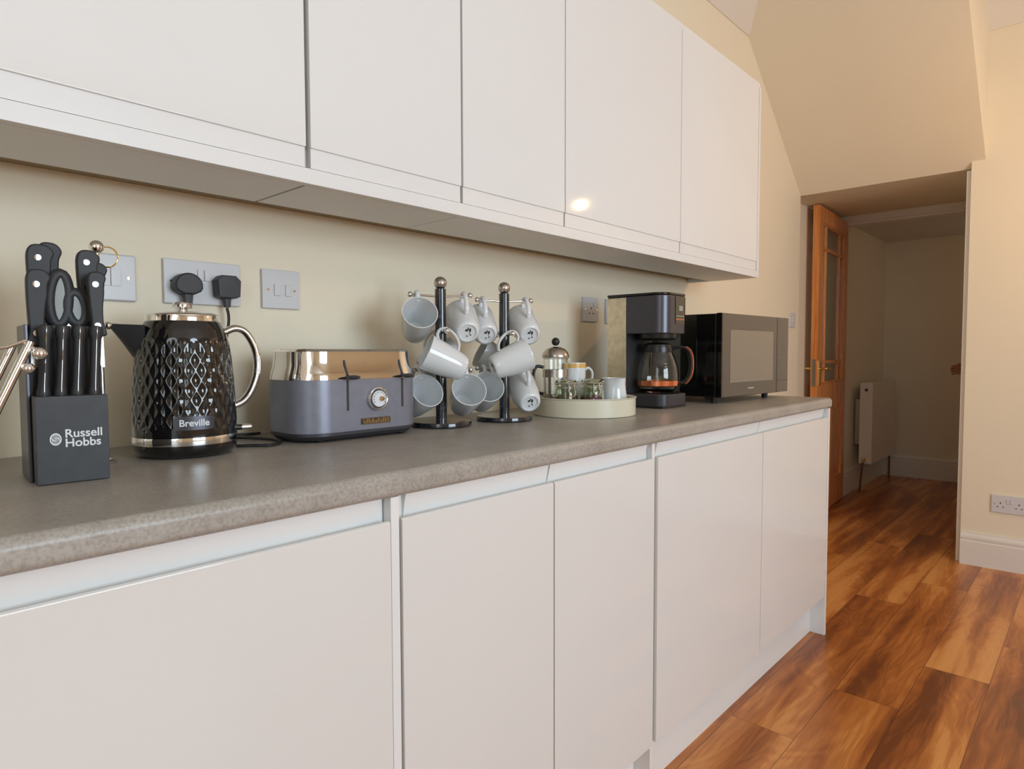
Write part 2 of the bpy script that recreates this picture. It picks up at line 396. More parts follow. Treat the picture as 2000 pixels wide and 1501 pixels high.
# ------------------------------------------------------------------ base cabinets
YB = -.597; DT = .838
def base_cabinet(x0, x1, label, lend=0, rend=.028):
    t = thing('base_cabinet', label, 'cabinet', (x0, 0, 0), 0, 'white base cabinets under the worktop')
    W = x1-x0
    c = MB()
    c.box(0.0005, .018, YB+.022, -.03, .15, .8715); c.box(W-.018, W-.0005, YB+.022, -.03, .15, .8715)
    c.box(.018, W-.018, YB+.022, -.03, .15, .168); c.box(.018, W-.018, -.045, -.03, .168, .8715)
    c.build('carcass', CABI, t)
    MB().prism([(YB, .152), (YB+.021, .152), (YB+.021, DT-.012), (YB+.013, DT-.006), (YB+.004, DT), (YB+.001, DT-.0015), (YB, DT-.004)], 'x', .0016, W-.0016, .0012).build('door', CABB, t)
    # finger grip rail: sloped channel behind the door top
    MB().prism([(YB+.012, .8715), (YB+.022, .8715), (YB+.040, .80), (YB+.028, .80)], 'x', .018+lend, W-.018-rend).build('grip_rail', CABI, t)
    return t
bl = [(-.62, -.012, 'white base cabinet cut off at the left edge of the photo', 0, 0),
      (-.010, .5785, 'widest white base cabinet below the knife block and kettle', 0, -.004),
      (.5965, .960, 'white base cabinet below toaster, right of the upright filler strip', .0, -.016),
      (.960, 1.332, 'white base cabinet below the two mug trees', -.016, -.006),
      (1.347, 1.980, 'white base cabinet below the tray and coffee machine', .0, -.016),
      (1.980, 2.607, 'rightmost white base cabinet beside the open floor', -.016, -.010)]
for a, b, l, le, re in bl: base_cabinet(a, b, l, le, re)
tag(MB().box(.580, .595, YB+.004, -.03, .15, .8715).build('filler_strip', CABI), 'narrow upright white filler strip between two base cabinet doors', 'panel')
tag(MB().box(1.3335, 1.3455, YB+.008, -.03, 0, .8715).build('divider_panel', CABI), 'upright white divider panel reaching the floor between base cabinets', 'panel')
tag(MB().prism([(YB-.001, .0), (YB-.001, .8715), (-.01, .8715), (-.01, 0)], 'x', 2.6085, 2.626, .001).build('end_panel', CAB), 'white end panel closing the right end of the base cabinets', 'panel')
tag(MB().box(1.346, 2.608, -.545, -.53, 0, .149).build('plinth', CABI), 'white plinth along the floor under the right base cabinets', 'plinth')
tag(MB().box(-.6, 1.333, -.545, -.53, 0, .149).build('plinth', CABI), 'white plinth under the base cabinets left of the divider panel', 'plinth')
# worktop with bullnose front
yf, zt, zb = -.602, .91, .8725; r = .014
pr = [(0, zb), (yf+r*.7, zb)]
for i in range(7): a = -PI/2-PI/2*i/6; pr.append((yf+r*.7+r*.7*math.cos(a), zb+r*.7+r*.7*math.sin(a)))
for i in range(9): a = PI-PI/2*i/8; pr.append((yf+r+r*math.cos(a), zt-r+r*math.sin(a)))
pr.append((0, zt))
tag(MB().prism([(min(a, -.001), b) for a, b in pr], 'x', -.9, 2.634, .0025).build('worktop', WORKTOP), 'long taupe stone-effect worktop with rounded front edge', 'worktop')

# ------------------------------------------------------------------ wall sockets and switches (local: x width, z height, front = -y)
def plate(name, label, x0, x1, z0, z1, kind, grp='white electrical plates', cat='socket'):
    W = x1-x0; H = z1-z0
    t = thing(name, label, cat, (x0, 0, z0), 0, grp)
    MB().box(0, W, -.009, -.0002, 0, H, .0035 if kind == 'rocker' else .0018, 3).build('faceplate', SOCK, t)
    def screw(x, z): MB().lathe([(0, -.0005), (.0028, -.0005), (.0028, .0008), (0, .001)], n=14, mtx=Matrix.Translation((x, -.009, z)) @ Matrix.Rotation(PI/2, 4, 'X')).build('screw', CHROME, t)
    def switch(x0, x1, z0, z1): MB().box(x0, x1, -.0125, -.008, z0, z1, .001).build('switch', SOCK, t)
    def holes(cx, cz):
        h = MB(); h.box(cx-.0022, cx+.0022, -.0095, -.0088, cz+.008, cz+.016)
        h.box(cx-.0145, cx-.008, -.0095, -.0088, cz-.009, cz-.005); h.box(cx+.008, cx+.0145, -.0095, -.0088, cz-.009, cz-.005)
        h.build('pin_holes', SOCKD, t)
    if kind == 'double':
        switch(W/2-.0125, W/2-.001, H*.55, H*.80); switch(W/2+.001, W/2+.0125, H*.55, H*.80)
        screw(.013, H*.5); screw(W-.013, H*.5); holes(W*.25, H*.42); holes(W*.75, H*.42)
    if kind == 'fused':
        switch(W*.30, W*.47, H*.33, H*.63); switch(W*.60, W*.76, H*.33, H*.63); screw(.013, H*.48); screw(W-.013, H*.48)
    if kind == 'rocker':
        MB().box(W*.10, W*.50, -.0105, -.0085, H*.32, H*.69, .0008).build('switch', SOCK, t)
        MB().box(W*.51, W*.70, -.0105, -.0085, H*.32, H*.69, .0008).build('switch', SOCK, t)
        MB().box(W*.505, W*.51, -.0096, -.0088, H*.31, H*.70).build('groove', SOCKD, t)
        screw(W*.85, H*.5)
    if kind == 'single':
        holes(W*.5, H*.42); switch(W*.62, W*.74, H*.62, H*.8); screw(.01, H*.5); screw(W-.01, H*.5)
    if kind == 'small': switch(W*.38, W*.62, H*.3, H*.7)
    return t
plate('light_switch', 'white light switch plate half hidden behind the knives', .348, .436, 1.182, 1.268, 'rocker', cat='switch')
plate('double_socket', 'white double socket above the kettle with two black plugs', .484, .636, 1.183, 1.270, 'double')
plate('fused_switch', 'white fused switch plate above the toaster', .684, .772, 1.183, 1.268, 'fused', cat='switch')
plate('single_socket', 'white single socket between the coffee press and coffee machine', 1.858, 1.948, 1.193, 1.279, 'single')
plate('single_socket', 'white socket mostly hidden behind the coffee machine', 1.998, 2.086, 1.190, 1.279, 'small')
plate('light_switch', 'small white switch plate on wall right of microwave', 3.868, 3.955, 1.226, 1.312, 'small', cat='switch')
s = plate('double_socket', 'white double socket low on the right wall above the skirting', 0, .147, .285, .372, 'double')
s.location = (XW, -.961, .285); s.rotation_euler = (0, 0, -PI/2)

def plug(x, z, round_, label):
    t = thing('power_plug', label, 'plug', (x, -.0095, z), 0, 'black plugs in the double socket')
    b = MB()
    if round_:
        out = [(.026*math.cos(a)*1.0, .024*math.sin(a)) for a in [PI*i/16 for i in range(17)]]
        out = [(.026, -.006)]+out+[(-.026, -.006), (-.022, -.012), (-.010, -.018), (.010, -.018), (.022, -.012)]
        b.prism(out, 'y', -.030, -.0005, .004, 3); 
        b.build('plug_body', BLACKM, t)
        MB().prism([(-.009, -.015), (.009, -.015), (.006, -.045), (-.006, -.045)], 'y', -.025, -.010, .003).build('cord_grip', BLACKM, t)
    else:
        out = [(-.022, -.020), (-.014, -.024), (.014, -.024), (.022, -.020), (.024, .012), (.014, .022), (-.014, .022), (-.024, .012)]
        b.prism(out, 'y', -.032, -.0005, .003, 2).build('plug_body', BLACKM, t)
        MB().prism([(-.007, -.023), (.007, -.023), (.005, -.042), (-.005, -.042)], 'y', -.022, -.008, .002).build('cord_grip', BLACKM, t)
    return t
plug(.521, 1.218, True, 'round black plug on the left of the double socket, above the kettle lid')
plug(.599, 1.221, False, 'square black plug on the right of the double socket')
cp = smooth_path([(.599, -.024, 1.178), (.601, -.026, 1.150), (.592, -.022, 1.08), (.588, -.02, .98), (.60, -.022, .922), (.625, -.03, .9143), (.66, -.032, .9143)], 8)
cord_t = MB().tube(cp, .003, 8).build('power_cord', BLACKP)
cp = smooth_path([(.516, -.020, 1.172), (.512, -.018, 1.1), (.505, -.018, .95), (.52, -.025, .915), (.56, -.05, .9143), (.600, -.085, .9143), (.628, -.15, .9143), (.618, -.20, .9143), (.585, -.222, .9143), (.556, -.200, .9143), (.5365, -.188, .9143)], 8)
cord_k = MB().tube(cp, .003, 8).build('power_cord', BLACKP)

# ------------------------------------------------------------------ kettle
KA = math.atan2(-.206, .978)
k = thing('electric_kettle', 'black quilted electric kettle with chrome handle and knob lid', 'kettle', (.452, -.1802, .91), KA)
b = MB(); b.lathe([(0, .002), (.070, .002), (.078, .006), (.082, .014), (.0825, .022), (0, .022)], n=64); b.build('power_base', BLACKG, k)
MB().lathe([(.05, .0225), (.0828, .0225), (.0832, .026), (.0832, .033), (.0826, .0355), (.05, .0355)], n=72).build('chrome_band', CHROME, k)
prof = [(.0824, .036), (.0824, .06), (.0815, .09), (.0800, .12), (.0778, .15), (.0752, .18), (.0715, .200), (.0665, .215), (.0620, .2245), (.0595, .229)]
def prof_r(z):
    for (r0, z0), (r1, z1) in zip(prof[:-1], prof[1:]):
        if z <= z1: q = (z-z0)/(z1-z0); return r0+(r1-r0)*q
    return prof[-1][0]
t = bmesh.new(); NT, NZ = 480, 150; rings = []
for j in range(NZ+1):
    z = .036+.193*j/NZ; R = prof_r(z); ring = []
    fade = max(0, min(1, (z-.046)/.012))*max(0, min(1, (.200-z)/.012))
    for i in range(NT):
        th = 2*PI*i/NT; u_ = 27*th/(2*PI); v_ = z/.0325
        A = abs(math.sin(PI*(u_+v_)))*abs(math.sin(PI*(u_-v_)))
        d = .0020*fade*(A**1.15)
        bd = abs((th-3*PI/2))
        if bd < .40 and .047 < z < .073: d *= .0
        ring.append(t.verts.new(((R-d)*math.cos(th), (R-d)*math.sin(th), z)))
    rings.append(ring)
for a, b_ in zip(rings[:-1], rings[1:]):
    for i in range(NT): t.faces.new((a[i], a[(i+1) % NT], b_[(i+1) % NT], b_[i]))
t.faces.new(rings[0][::-1]); t.faces.new(rings[-1])
mb = MB(); mb._merge(t); mb.build('body', BLACKG, k, ang=75)
# lid
lid = MB().lathe([(.0588, .228), (.0592, .230), (.0588, .2385), (.057, .2410), (.050, .2435), (.030, .2455), (.010, .2465), (0, .2467)], n=56).build('lid', CHROME, k)
MB().lathe([(0, .2460), (.0085, .2462), (.0075, .250), (.0095, .2525), (.0155, .2545), (.0165, .258), (.015, .2615), (.008, .2632), (0, .2636)], n=32).build('lid_knob', CHROME, lid)
# spout on the -x side
sp = MB(); rr = []
for s_, hw, zlo, zhi in ((-.062, .034, .150, .221), (-.078, .026, .170, .2215), (-.094, .018, .196, .222), (-.106, .011, .2135, .2228), (-.111, .006, .2205, .2235)):
    rr.append([(s_, hw*math.cos(a), (zhi if math.sin(a) >= 0 else zhi+(zhi-zlo)*math.sin(a))+(0.001*math.sin(a) if math.sin(a) > 0 else 0)) for a in [2*PI*i/28 for i in range(28)]])
loft(sp, rr); sp.build('spout', BLACKM, k)
hp = smooth_path([(.066, 0, .212), (.085, 0, .2195), (.104, 0, .211), (.1195, 0, .180), (.1215, 0, .142), (.111, 0, .108), (.096, 0, .088), (.080, 0, .080)], 9)
MB().tube(hp, 0, 16, flat=(.0105, .0066, (0, 1, 0))).build('handle', CHROME, k)
lv = MB(); lv.tube([(.080, 0, .040), (.094, 0, .040)], .0052, 16); lv.build('switch_mount', BLACKP, k)
lv = MB(); lv.tube([(.092, 0, .040), (.107, 0, .040)], .0052, 20); lv.ball((.107, 0, .040), .0052); lv.build('switch_lever', CHROME, k)
bd = MB(); ring0 = []
for rad in (.0818, .0845):
    pass
# badge: a rounded plate curved round the body
def curved_plate(mb, R0, R1, a0, a1, z0, z1, rc, n=14):
    pts = rrect((a1-a0)/2*R0, (z1-z0)/2, rc, 5); cz = (z0+z1)/2; ca = (a0+a1)/2
    t = bmesh.new(); A = []; B = []
    # grid strip construction so that the plate follows the curve
    cols = 20
    for i in range(cols+1):
        a = a0+(a1-a0)*i/cols; dx = abs(a-ca)*R0; hx = (a1-a0)/2*R0; hz = (z1-z0)/2
        if dx > hx-rc: hz = hz-rc+math.sqrt(max(0, rc*rc-(dx-hx+rc)**2))
        A.append([(R1*math.cos(a), R1*math.sin(a), cz-hz), (R1*math.cos(a), R1*math.sin(a), cz+hz)])
        B.append([(R0*math.cos(a), R0*math.sin(a), cz-hz), (R0*math.cos(a), R0*math.sin(a), cz+hz)])
    VA = [[t.verts.new(p) for p in c] for c in A]; VB = [[t.verts.new(p) for p in c] for c in B]
    for i in range(cols):
        t.faces.new((VA[i][0], VA[i+1][0], VA[i+1][1], VA[i][1]))
        t.faces.new((VA[i][1], VA[i+1][1], VB[i+1][1], VB[i][1])); t.faces.new((VA[i][0], VB[i][0], VB[i+1][0], VA[i+1][0]))
    t.faces.new((VA[0][0], VA[0][1], VB[0][1], VB[0][0])); t.faces.new((VA[-1][1], VA[-1][0], VB[-1][0], VB[-1][1]))
    bmesh.ops.recalc_face_normals(t, faces=t.faces); mb._merge(t)
badge = MB(); curved_plate(badge, .0805, .0848, 3*PI/2-.375, 3*PI/2+.375, .049, .0715, .004)
badge = badge.build('badge', STEELM, k)
tx = text('Breville', 'badge_lettering', WHITEP, badge, .0155, Matrix.Identity(4), .0003, bold=.0003)
for v in tx.data.vertices:
    a = 3*PI/2+v.co.x/.085; R = .0850+v.co.z; v.co = (R*math.cos(a), R*math.sin(a), .0602+v.co.y)

# ------------------------------------------------------------------ toaster
TX0, TX1, TY0, TY1 = .631, .929, -.257, -.085
tcx, tcy = (TX0+TX1)/2, (TY0+TY1)/2; hx, hy = (TX1-TX0)/2, (TY1-TY0)/2
to = thing('toaster', 'grey-blue four-slice toaster with wide chrome top and round dial', 'toaster', (tcx, tcy, .91))
def rr_ring(hx_, hy_, r_, z): return [(a, b, z) for a, b in rrect(hx_, hy_, r_, 12)]
m_ = MB(); loft(m_, [rr_ring(hx-.006, hy-.006, .060, .126-.008), rr_ring(hx, hy, .064, .122), rr_ring(hx, hy, .064, .06), rr_ring(hx, hy, .064, .020), rr_ring(hx-.001, hy-.001, .063, .0185)]); m_.build('body', GREYB, to)
m_ = MB(); loft(m_, [rr_ring(hx-.001, hy-.001, .063, .0182), rr_ring(hx-.001, hy-.001, .063, .013), rr_ring(hx-.010, hy-.010, .056, .0045), rr_ring(hx-.014, hy-.014, .054, .004)]); bs = m_.build('base', CHAR, to)
for sx in (-1, 1):
    for sy in (-1, 1):
        MB().lathe([(0, 0.0003), (.007, .0003), (.008, .006), (0, .006)], (sx*(hx-.05), sy*(hy-.022), 0), 16).build('foot', BLACKP, to)
m_ = MB(); loft(m_, [rr_ring(hx+.0006, hy+.0006, .0645, .1222), rr_ring(hx+.0006, hy+.0006, .0645, .126), rr_ring(hx-.001, hy-.001, .063, .136), rr_ring(hx-.005, hy-.005, .060, .150), rr_ring(hx-.0065, hy-.0065, .060, .166), rr_ring(hx-.0068, hy-.0068, .060, .177), rr_ring(hx-.012, hy-.012, .055, .1815), rr_ring(hx-.02, hy-.02, .05, .1818)])
ct = m_.build('chrome_top', CHROME, to, ang=30)
for sx in (-.065, .065):
    for sy in (-.035, .035): MB().box(sx-.055, sx+.055, sy-.014, sy+.014, .178, .1823, .001).build('bread_slot', SOCKD, ct)
for lx in (.731, .866):
    x = lx-tcx
    MB().box(x-.0027, x+.0027, -hy-.0006, -hy+.004, .060, .122, .0005).build('lever_slot', SOCKD, to)
    MB().tube(smooth_path([(x-.004, -hy+.006, .160), (x-.003, -hy+.004, .148), (x+.0005, -hy-.001, .128)], 4), .0024, 8).build('slot_trim', SOCKD, to)
    lv = MB(); lv.tube([(x, -hy+.001, .129), (x, -hy-.012, .127)], .003, 10); lv.ball((x+.003, -hy-.017, .1265), .0145, 20, (1, .75, .32))
    lv.build('lever', CHAR, to)
x = .800-tcx; dz = .081
front = lambda x, z, y=-hy: Matrix.Translation((x, y, z)) @ Matrix.Rotation(PI/2, 4, 'X')
dial = MB().lathe([(0, 0), (.0235, 0), (.0245, .004), (.0235, .008), (.0215, .009), (.0195, .007), (0, .007)], n=48, mtx=front(x, dz)).build('dial', CHROME, to)
MB().lathe([(0, .006), (.0195, .006), (.0192, .0076), (0, .0076)], n=40, mtx=front(x, dz)).build('dial_groove', STEELM, dial)
MB().lathe([(0, .006), (.0172, .006), (.0165, .0105), (0, .0112)], n=40, mtx=front(x, dz)).build('dial_face', WHITEP, dial)
MB().lathe([(0, .0108), (.005, .0108), (.0045, .016), (0, .0165)], n=20, mtx=front(x+.004, dz)).build('dial_button', GOLD, dial)
tk = MB()
for i in range(11):
    a = -PI*.15+PI*1.3*i/10; tk.box(-.0004, .0004, -.0004, .0004, -.0014, .0014, mtx=front(x, dz, -hy-.0112) @ Matrix.Rotation(a, 4, 'Z') @ Matrix.Translation((.0138, 0, 0)) @ Matrix.Rotation(PI/2, 4, 'X') )
tk.build('dial_marks', INKY, dial)
x = .797-tcx
pq = MB().box(x-.036, x+.036, -hy-.002, -hy+.001, .0295, .0425, .0008).build('nameplate', BROWNP, to)
pm = MB(); px_ = x-.032
random.seed(3)
while px_ < x+.031:
    wd = random.choice((.0018, .0026, .0034)); pm.box(px_, px_+wd, -hy-.0026, -hy-.0018, .0315, .0405-random.choice((0, .003))); px_ += wd+.0016
for z_ in (.0300, .0414): pm.box(x-.035, x+.035, -hy-.0024, -hy-.0018, z_, z_+.0006)
pm.build('nameplate_lettering', GOLD, pq)

bpy.context.view_layer.update()
for c_, p_ in ((cord_k, k), (cord_t, to)): c_.parent = p_; c_.matrix_parent_inverse = p_.matrix_world.inverted()
# ------------------------------------------------------------------ knife block
kb = thing('knife_block', 'black knife block with white lettering at the left end of the worktop', 'knife block', (.2430, -.3355, .91), -.10)
MB().box(-.0375, .0455, 0, .050, .0006, .118, .0012).build('front_box', BLACKM, kb)
MB().prism([(.051, .0006), (.125, .0006), (.125, .206), (.110, .214), (.062, .214), (.051, .150)], 'x', -.0375, .0485, .0015).build('back_block', BLACKM, kb)
MB().box(-.0425, -.0380, .035, .126, .001, .214, .001).build('side_board', STEELM, kb)
text('Russell\nHobbs', 'brand_lettering', WHITEP, kb, .0158, facing_front(-.0060, -.0002, .0605), .0003, 'LEFT', .00025)
lg = MB(); lm = front(-.0160, .0605, -.0001)
lg.lathe([(.0052, 0), (.0066, 0), (.0066, .0005), (.0052, .0005)], n=32, mtx=lm @ Matrix.Scale(1.25, 4, (0, 1, 0)), closed=True)
for k_ in range(5):
    q = [(.0052*math.cos(a)*(.2+.18*k_)+.0008*math.sin(3*a+k_), .0064*math.sin(a)*(.2+.18*k_), .0003) for a in [2*PI*i/24 for i in range(24)]]
    lg.tube(q, .00033, 5, closed=True, mtx=lm)
lg.build('emblem', WHITEP, kb)
# steak knives: round bolster, handle with bright tang line, leaning in the front box
def steak(x, label, i):
    t = thing('steak_knife', label, 'knife', (0, 0, 0), 0, 'steak knives in the front of the knife block')
    t.matrix_world = kb_m @ Matrix.Translation((x+.0040, .028, .1135)) @ Matrix.Rotation((.055 if i < 3 else .05), 4, 'Y')
    h = MB()
    loft(h, [[(math.cos(a)*wx, math.sin(a)*wy, z) for a in [2*PI*j/20 for j in range(20)]] for wx, wy, z in
        ((.0072, .007, -.004), (.0084, .0085, .002), (.0084, .0085, .010), (.0070, .0075, .016), (.0066, .0078, .05), (.0070, .008, .082), (.0088, .0098, .087), (.0092, .010, .094), (.0080, .009, .099), (.003, .004, .1005))])
    h.build('handle', HANDLE, t)
    # bright full-tang strip along the front of the grip
    tg = MB(); pts = [(0, -.0078, .001), (0, -.0093, .010), (0, -.0082, .018), (0, -.0086, .05), (0, -.0088, .08), (0, -.0108, .089), (0, -.0103, .096), (0, -.004, .1015)]
    tg.tube(smooth_path(pts, 3), 0, 8, flat=(.0005, .0005, (1, 0, 0)))
    tg.build('tang', CHROME, t)
    return t
kb_m = Matrix.Translation((.2430, -.3355, .91)) @ Matrix.Rotation(-.10, 4, 'Z')
for i, (x, l) in enumerate(((-.0285, 'leftmost of the four steak knives in the block'), (-.0095, 'second steak knife from the left in the block'),
                            (.0095, 'third steak knife from the left in the block'), (.0300, 'rightmost of the four steak knives in the block'))):
    steak(x, l, i)
# large knives: flat riveted handles facing the room
def big_knife(x, y, z, L, W, tilt, label, rz=0.0):
    t = thing('kitchen_knife', label, 'knife', (0, 0, 0), 0, 'riveted knives in the back of the knife block')
    t.matrix_world = kb_m @ Matrix.Translation((x, y, z)) @ Matrix.Rotation(rz, 4, 'Z') @ Matrix.Rotation(tilt, 4, 'Y')
    w = W/2
    out = [(-w*.95, 0), (w*.85, 0), (w*.95, L*.10), (w*.70, L*.22), (w*.72, L*.45), (w*.95, L*.66), (w*1.0, L*.80), (w*1.25, L*.90), (w*.85, L*.975), (w*.2, L*1.0), (-w*.6, L*.985), (-w*.98, L*.90), (-w*1.0, L*.72), (-w*.90, L*.45), (-w*.80, L*.2)]
    out = [(p.x, p.y) for p in smooth_path([(a, b, 0) for a, b in out], 4, True)]
    h = MB().prism(out, 'y', -.0085, .0085, .0028, 3).build('handle', HANDLE, t)
    for q in (.16, .80) if L < .105 else (.20, .52, .84):
        MB().lathe([(0, 0), (.0042, 0), (.0040, .0006), (0, .0009)], n=20, mtx=front(-.1*w, L*q, -.0084)).build('rivet', CHROME, t)
    MB().box(-w*.6, w*.6, -.002, .002, -.045, .002).build('blade', BRUSH, t)
    return t
ZB = .214
big_knife(-.0185, .084, ZB-.004, .118, .0285, .0, 'tall riveted knife at back left of the knife block')
big_knife(-.0080, .108, ZB-.001, .122, .0265, .03, 'knife with hooked black end peeking out behind back left knife')
big_knife(-.0265, .054, ZB-.028, .104, .0245, .02, 'shorter riveted knife in front of the tall left knife')
big_knife(.0395, .088, ZB-.002, .114, .0260, .0, 'tall riveted knife at back right of the knife block')
big_knife(.0510, .112, ZB-.004, .102, .0230, .04, 'dark knife tucked behind the tall right knife')
big_knife(.0455, .0545, ZB-.014, .092, .0205, -.02, 'shorter riveted knife in front of the tall right knife')
# scissors
sc = thing('kitchen_scissors', 'black-handled scissors with grey inner loops in knife block', 'scissors')
sc.matrix_world = kb_m @ Matrix.Translation((.0140, .0715, ZB+.004)) @ Matrix.Rotation(.10, 4, 'Z')
def loop_pts(cx, cz, rx, rz, tilt, n=24): return [(cx+rx*math.cos(a)*math.cos(tilt)-rz*math.sin(a)*math.sin(tilt), 0, cz+rx*math.cos(a)*math.sin(tilt)+rz*math.sin(a)*math.cos(tilt)) for a in [2*PI*i/n for i in range(n)]]
for cx, cz, rx, rz, tl, lb in ((-.0115, .034, .0115, .036, -.06, 0), (.0085, .022, .0110, .0225, .10, 1)):
    L_ = loop_pts(cx, cz, rx, rz, tl); h_ = MB().tube(L_, 0, 12, closed=True, flat=(.0055, .0075, (0, 1, 0))).build('handle', HANDLE, sc)
    L2 = loop_pts(cx, cz, rx-.0042, rz-.0042, tl); t = bmesh.new(); A = [t.verts.new((p[0], -.0035, p[2])) for p in L2]; B = [t.verts.new((p[0], .0035, p[2])) for p in L2]
    t.faces.new(A); t.faces.new(B[::-1])
    for i in range(24): t.faces.new((A[i], B[i], B[(i+1) % 24], A[(i+1) % 24]))
    bmesh.ops.recalc_face_normals(t, faces=t.faces)
    q_ = MB(); q_._merge(t); q_.build('grip_lining', GREYIN, h_)
MB().box(-.006, .006, -.002, .002, -.05, .005).build('blades', BRUSH, sc)

# ------------------------------------------------------------------ chrome racks behind / beside the knife block
ur = thing('utensil_stand', 'chrome stand behind the knife block with ball finial and ring', 'utensil stand', (.325, -.185, .91))
q = MB(); q.lathe([(0, .0006), (.017, .0006), (.018, .004), (.014, .007), (.006, .010), (0, .010)], n=40); q.build('base', CHROME, ur)
MB().tube([(0, 0, .008), (-.002, 0, .335)], .004, 14).build('pole', CHROME, ur)
MB().ball((-.002, 0, .342), .0105, 24).build('finial', CHROME, ur)
MB().tube([(.012+.014*math.cos(a), -.006*math.cos(a), .328+.016*math.sin(a)) for a in [2*PI*i/32 for i in range(32)]], .0012, 8, closed=True).build('ring', BRASS, ur)
q = MB(); q.tube([(-.03, -.004, .222), (.010, .0, .2195)], .0022, 10); q.ball((.0105, 0, .2192), .0062, 18); q.build('arm', CHROME, ur)

fr = thing('folding_rack', 'chrome rack of slanting rods with ball ends at left edge', 'rack', (.130, -.338, .91), 0)
def rod(pts, r, name='rod'): MB().tube(pts, r, 14).build(name, CHROME, fr)
rod([(.073, 0, .190), (-.006, .0, .008)], .0052); rod([(.060, .030, .186), (-.016, .030, .008)], .0046)
rod([(.040, .060, .182), (-.036, .060, .008)], .0042)
rod([(.070, .0, .192), (.050, .006, .183), (.030, .012, .180), (-.07, .012, .180)], .0022)
rod([(-.07, 0, .0055), (.006, 0, .0055)], .0042, 'foot_bar'); rod([(-.07, .060, .0055), (-.02, .060, .0055)], .0042, 'foot_bar')
rod([(-.046, 0, .0055), (-.046, .060, .0055)], .0042, 'foot_bar')
q = MB(); q.tube([(.066, 0, .188), (.080, -.004, .176)], .0024, 10); q.ball((.0815, -.005, .1745), .0088, 24); q.build('ball_end', CHROME, fr)
q = MB(); q.tube([(.060, .004, .168), (.068, -.002, .157)], .0020, 10); q.ball((.069, -.003, .1555), .0075, 24); q.build('ball_end', CHROME, fr)

# ------------------------------------------------------------------ mug trees and mugs
AD = Vector((.865, -.50, 0)).normalized(); AF = Vector((-.50, -.865, 0)).normalized()
ARM = .072; HK = .057
def mug_tree(c, label, zt, zm, zl):
    t = thing('mug_tree', label, 'mug tree', (c[0], c[1], .91), 0, 'black marble mug trees')
    MB().lathe([(0, .0006), (.069, .0006), (.072, .003), (.072, .0105), (.0705, .0125), (0, .0125)], n=64).build('base', MARBLE, t)
    MB().lathe([(0, .0126), (.0132, .0126), (.0132, .325), (0, .325)], n=32).build('pole', MARBLE, t)
    MB().ball((0, 0, .339), .0152, 32).build('finial', BRUSH, t)
    for z, d in ((zt, AD), (zm, AF), (zl, AD)):
        z -= .91
        for s_ in (-1, 1):
            p = d*(s_*ARM)+Vector((0, 0, z+.003)); q = MB(); q.tube([d*(s_*.012)+Vector((0, 0, z)), p], .0027, 12); q.ball(p, .0066, 20)
            q.build('arm', CHROME, t)
    return t
T1 = Vector((1.0313, -.1946, 0)); T2 = Vector((1.2251, -.2202, 0))
mug_tree(T1, 'nearer mug tree with black marble pole, beside the toaster', 1.218, 1.131, 1.040)
mug_tree(T2, 'farther mug tree with black marble pole, beside the cream tray', 1.215, 1.128, 1.042)
def make_mug():
    t = thing('mug', '', 'mug')
    out = [(0, .0035), (.019, .0035), (.021, .0), (.0245, .0005), (.0285, .004), (.0325, .018), (.0365, .045), (.0395, .072), (.0415, .096), (.0413, .0985), (.0396, .0985), (.0390, .096), (.0368, .072), (.0338, .045), (.0298, .018), (.026, .0095), (0, .008)]
    MB().lathe(out, n=56).build('body', CERAM, t, ang=60)
    hp = smooth_path([(.0385, 0, .084), (.048, 0, .0905), (.060, 0, .089), (.0675, 0, .079), (.067, 0, .064), (.060, 0, .048), (.049, 0, .036), (.0345, 0, .031)], 6)
    MB().tube(hp, 0, 14, flat=(.0055, .0036, (0, 1, 0))).build('handle', CERAM, t)
    mk = MB(); random.seed(5)
    for a, b_, c_, d_ in ((-.009, -.003, -.008, .002), (-.004, .006, .001, .005), (.003, -.006, .008, .0), (.002, .003, .010, .0075), (-.008, .006, -.005, .009), (.006, -.001, .0125, .0015), (-.012, -.001, -.0095, .0005)):
        mk.box(a, c_, b_, d_, .0027, .0034)
    mk.build('maker_mark', INKY, t)
    return t
def copy_tree(o, parent=None):
    c = o.copy(); COL.objects.link(c)
    if parent is not None: c.parent = parent
    for ch in [x for x in bpy.data.objects if x.parent is o]: copy_tree(ch, c)
    return c
m0 = make_mug(); first = True
HL = Vector((.0640, 0, .0770))
def hang(tc, armdir, s_, z, e, label, up_=.47, yaw=0, HK=.057):
    global first
    o = m0 if first else copy_tree(m0)
    first = False
    e = (Matrix.Rotation(yaw, 3, 'Z') @ e).normalized(); Zv = Vector((0, 0, 1))
    ch_ = math.sqrt(1-up_*up_)
    a = Zv*up_+e*ch_; h = Zv*ch_-e*up_; yv = a.cross(h)
    R = Matrix((h, yv, a)).transposed()
    hook = tc+armdir*(s_*HK)+Vector((0, 0, z+.003*HK/ARM+.0027))
    loc = hook-R @ (HL-Vector((.0, 0, 0)))
    M = R.to_4x4(); M.translation = loc
    o.matrix_world = M
    tag(o, label, 'mug', 'white mugs hanging on the mug trees')
hang(T1, AD, -1, 1.218, AF, 'white mug hanging top left on the nearer mug tree, opening showing')
hang(T1, AD, 1, 1.218, -AF, 'white mug hanging top right on the nearer mug tree, base mark showing')
hang(T1, AF, 1, 1.131, -AD, 'white mug hanging in front on the nearer mug tree, rim to the left', .42)
hang(T1, AF, -1, 1.131, AD, 'white mug mostly hidden behind the pole of the nearer mug tree')
hang(T1, AD, -1, 1.040, AF, 'white mug at lower left of the nearer mug tree beside the toaster', .47, .35, .0585)
hang(T1, AD, 1, 1.040, AF, 'white mug at lower right of the nearer mug tree, opening facing out')
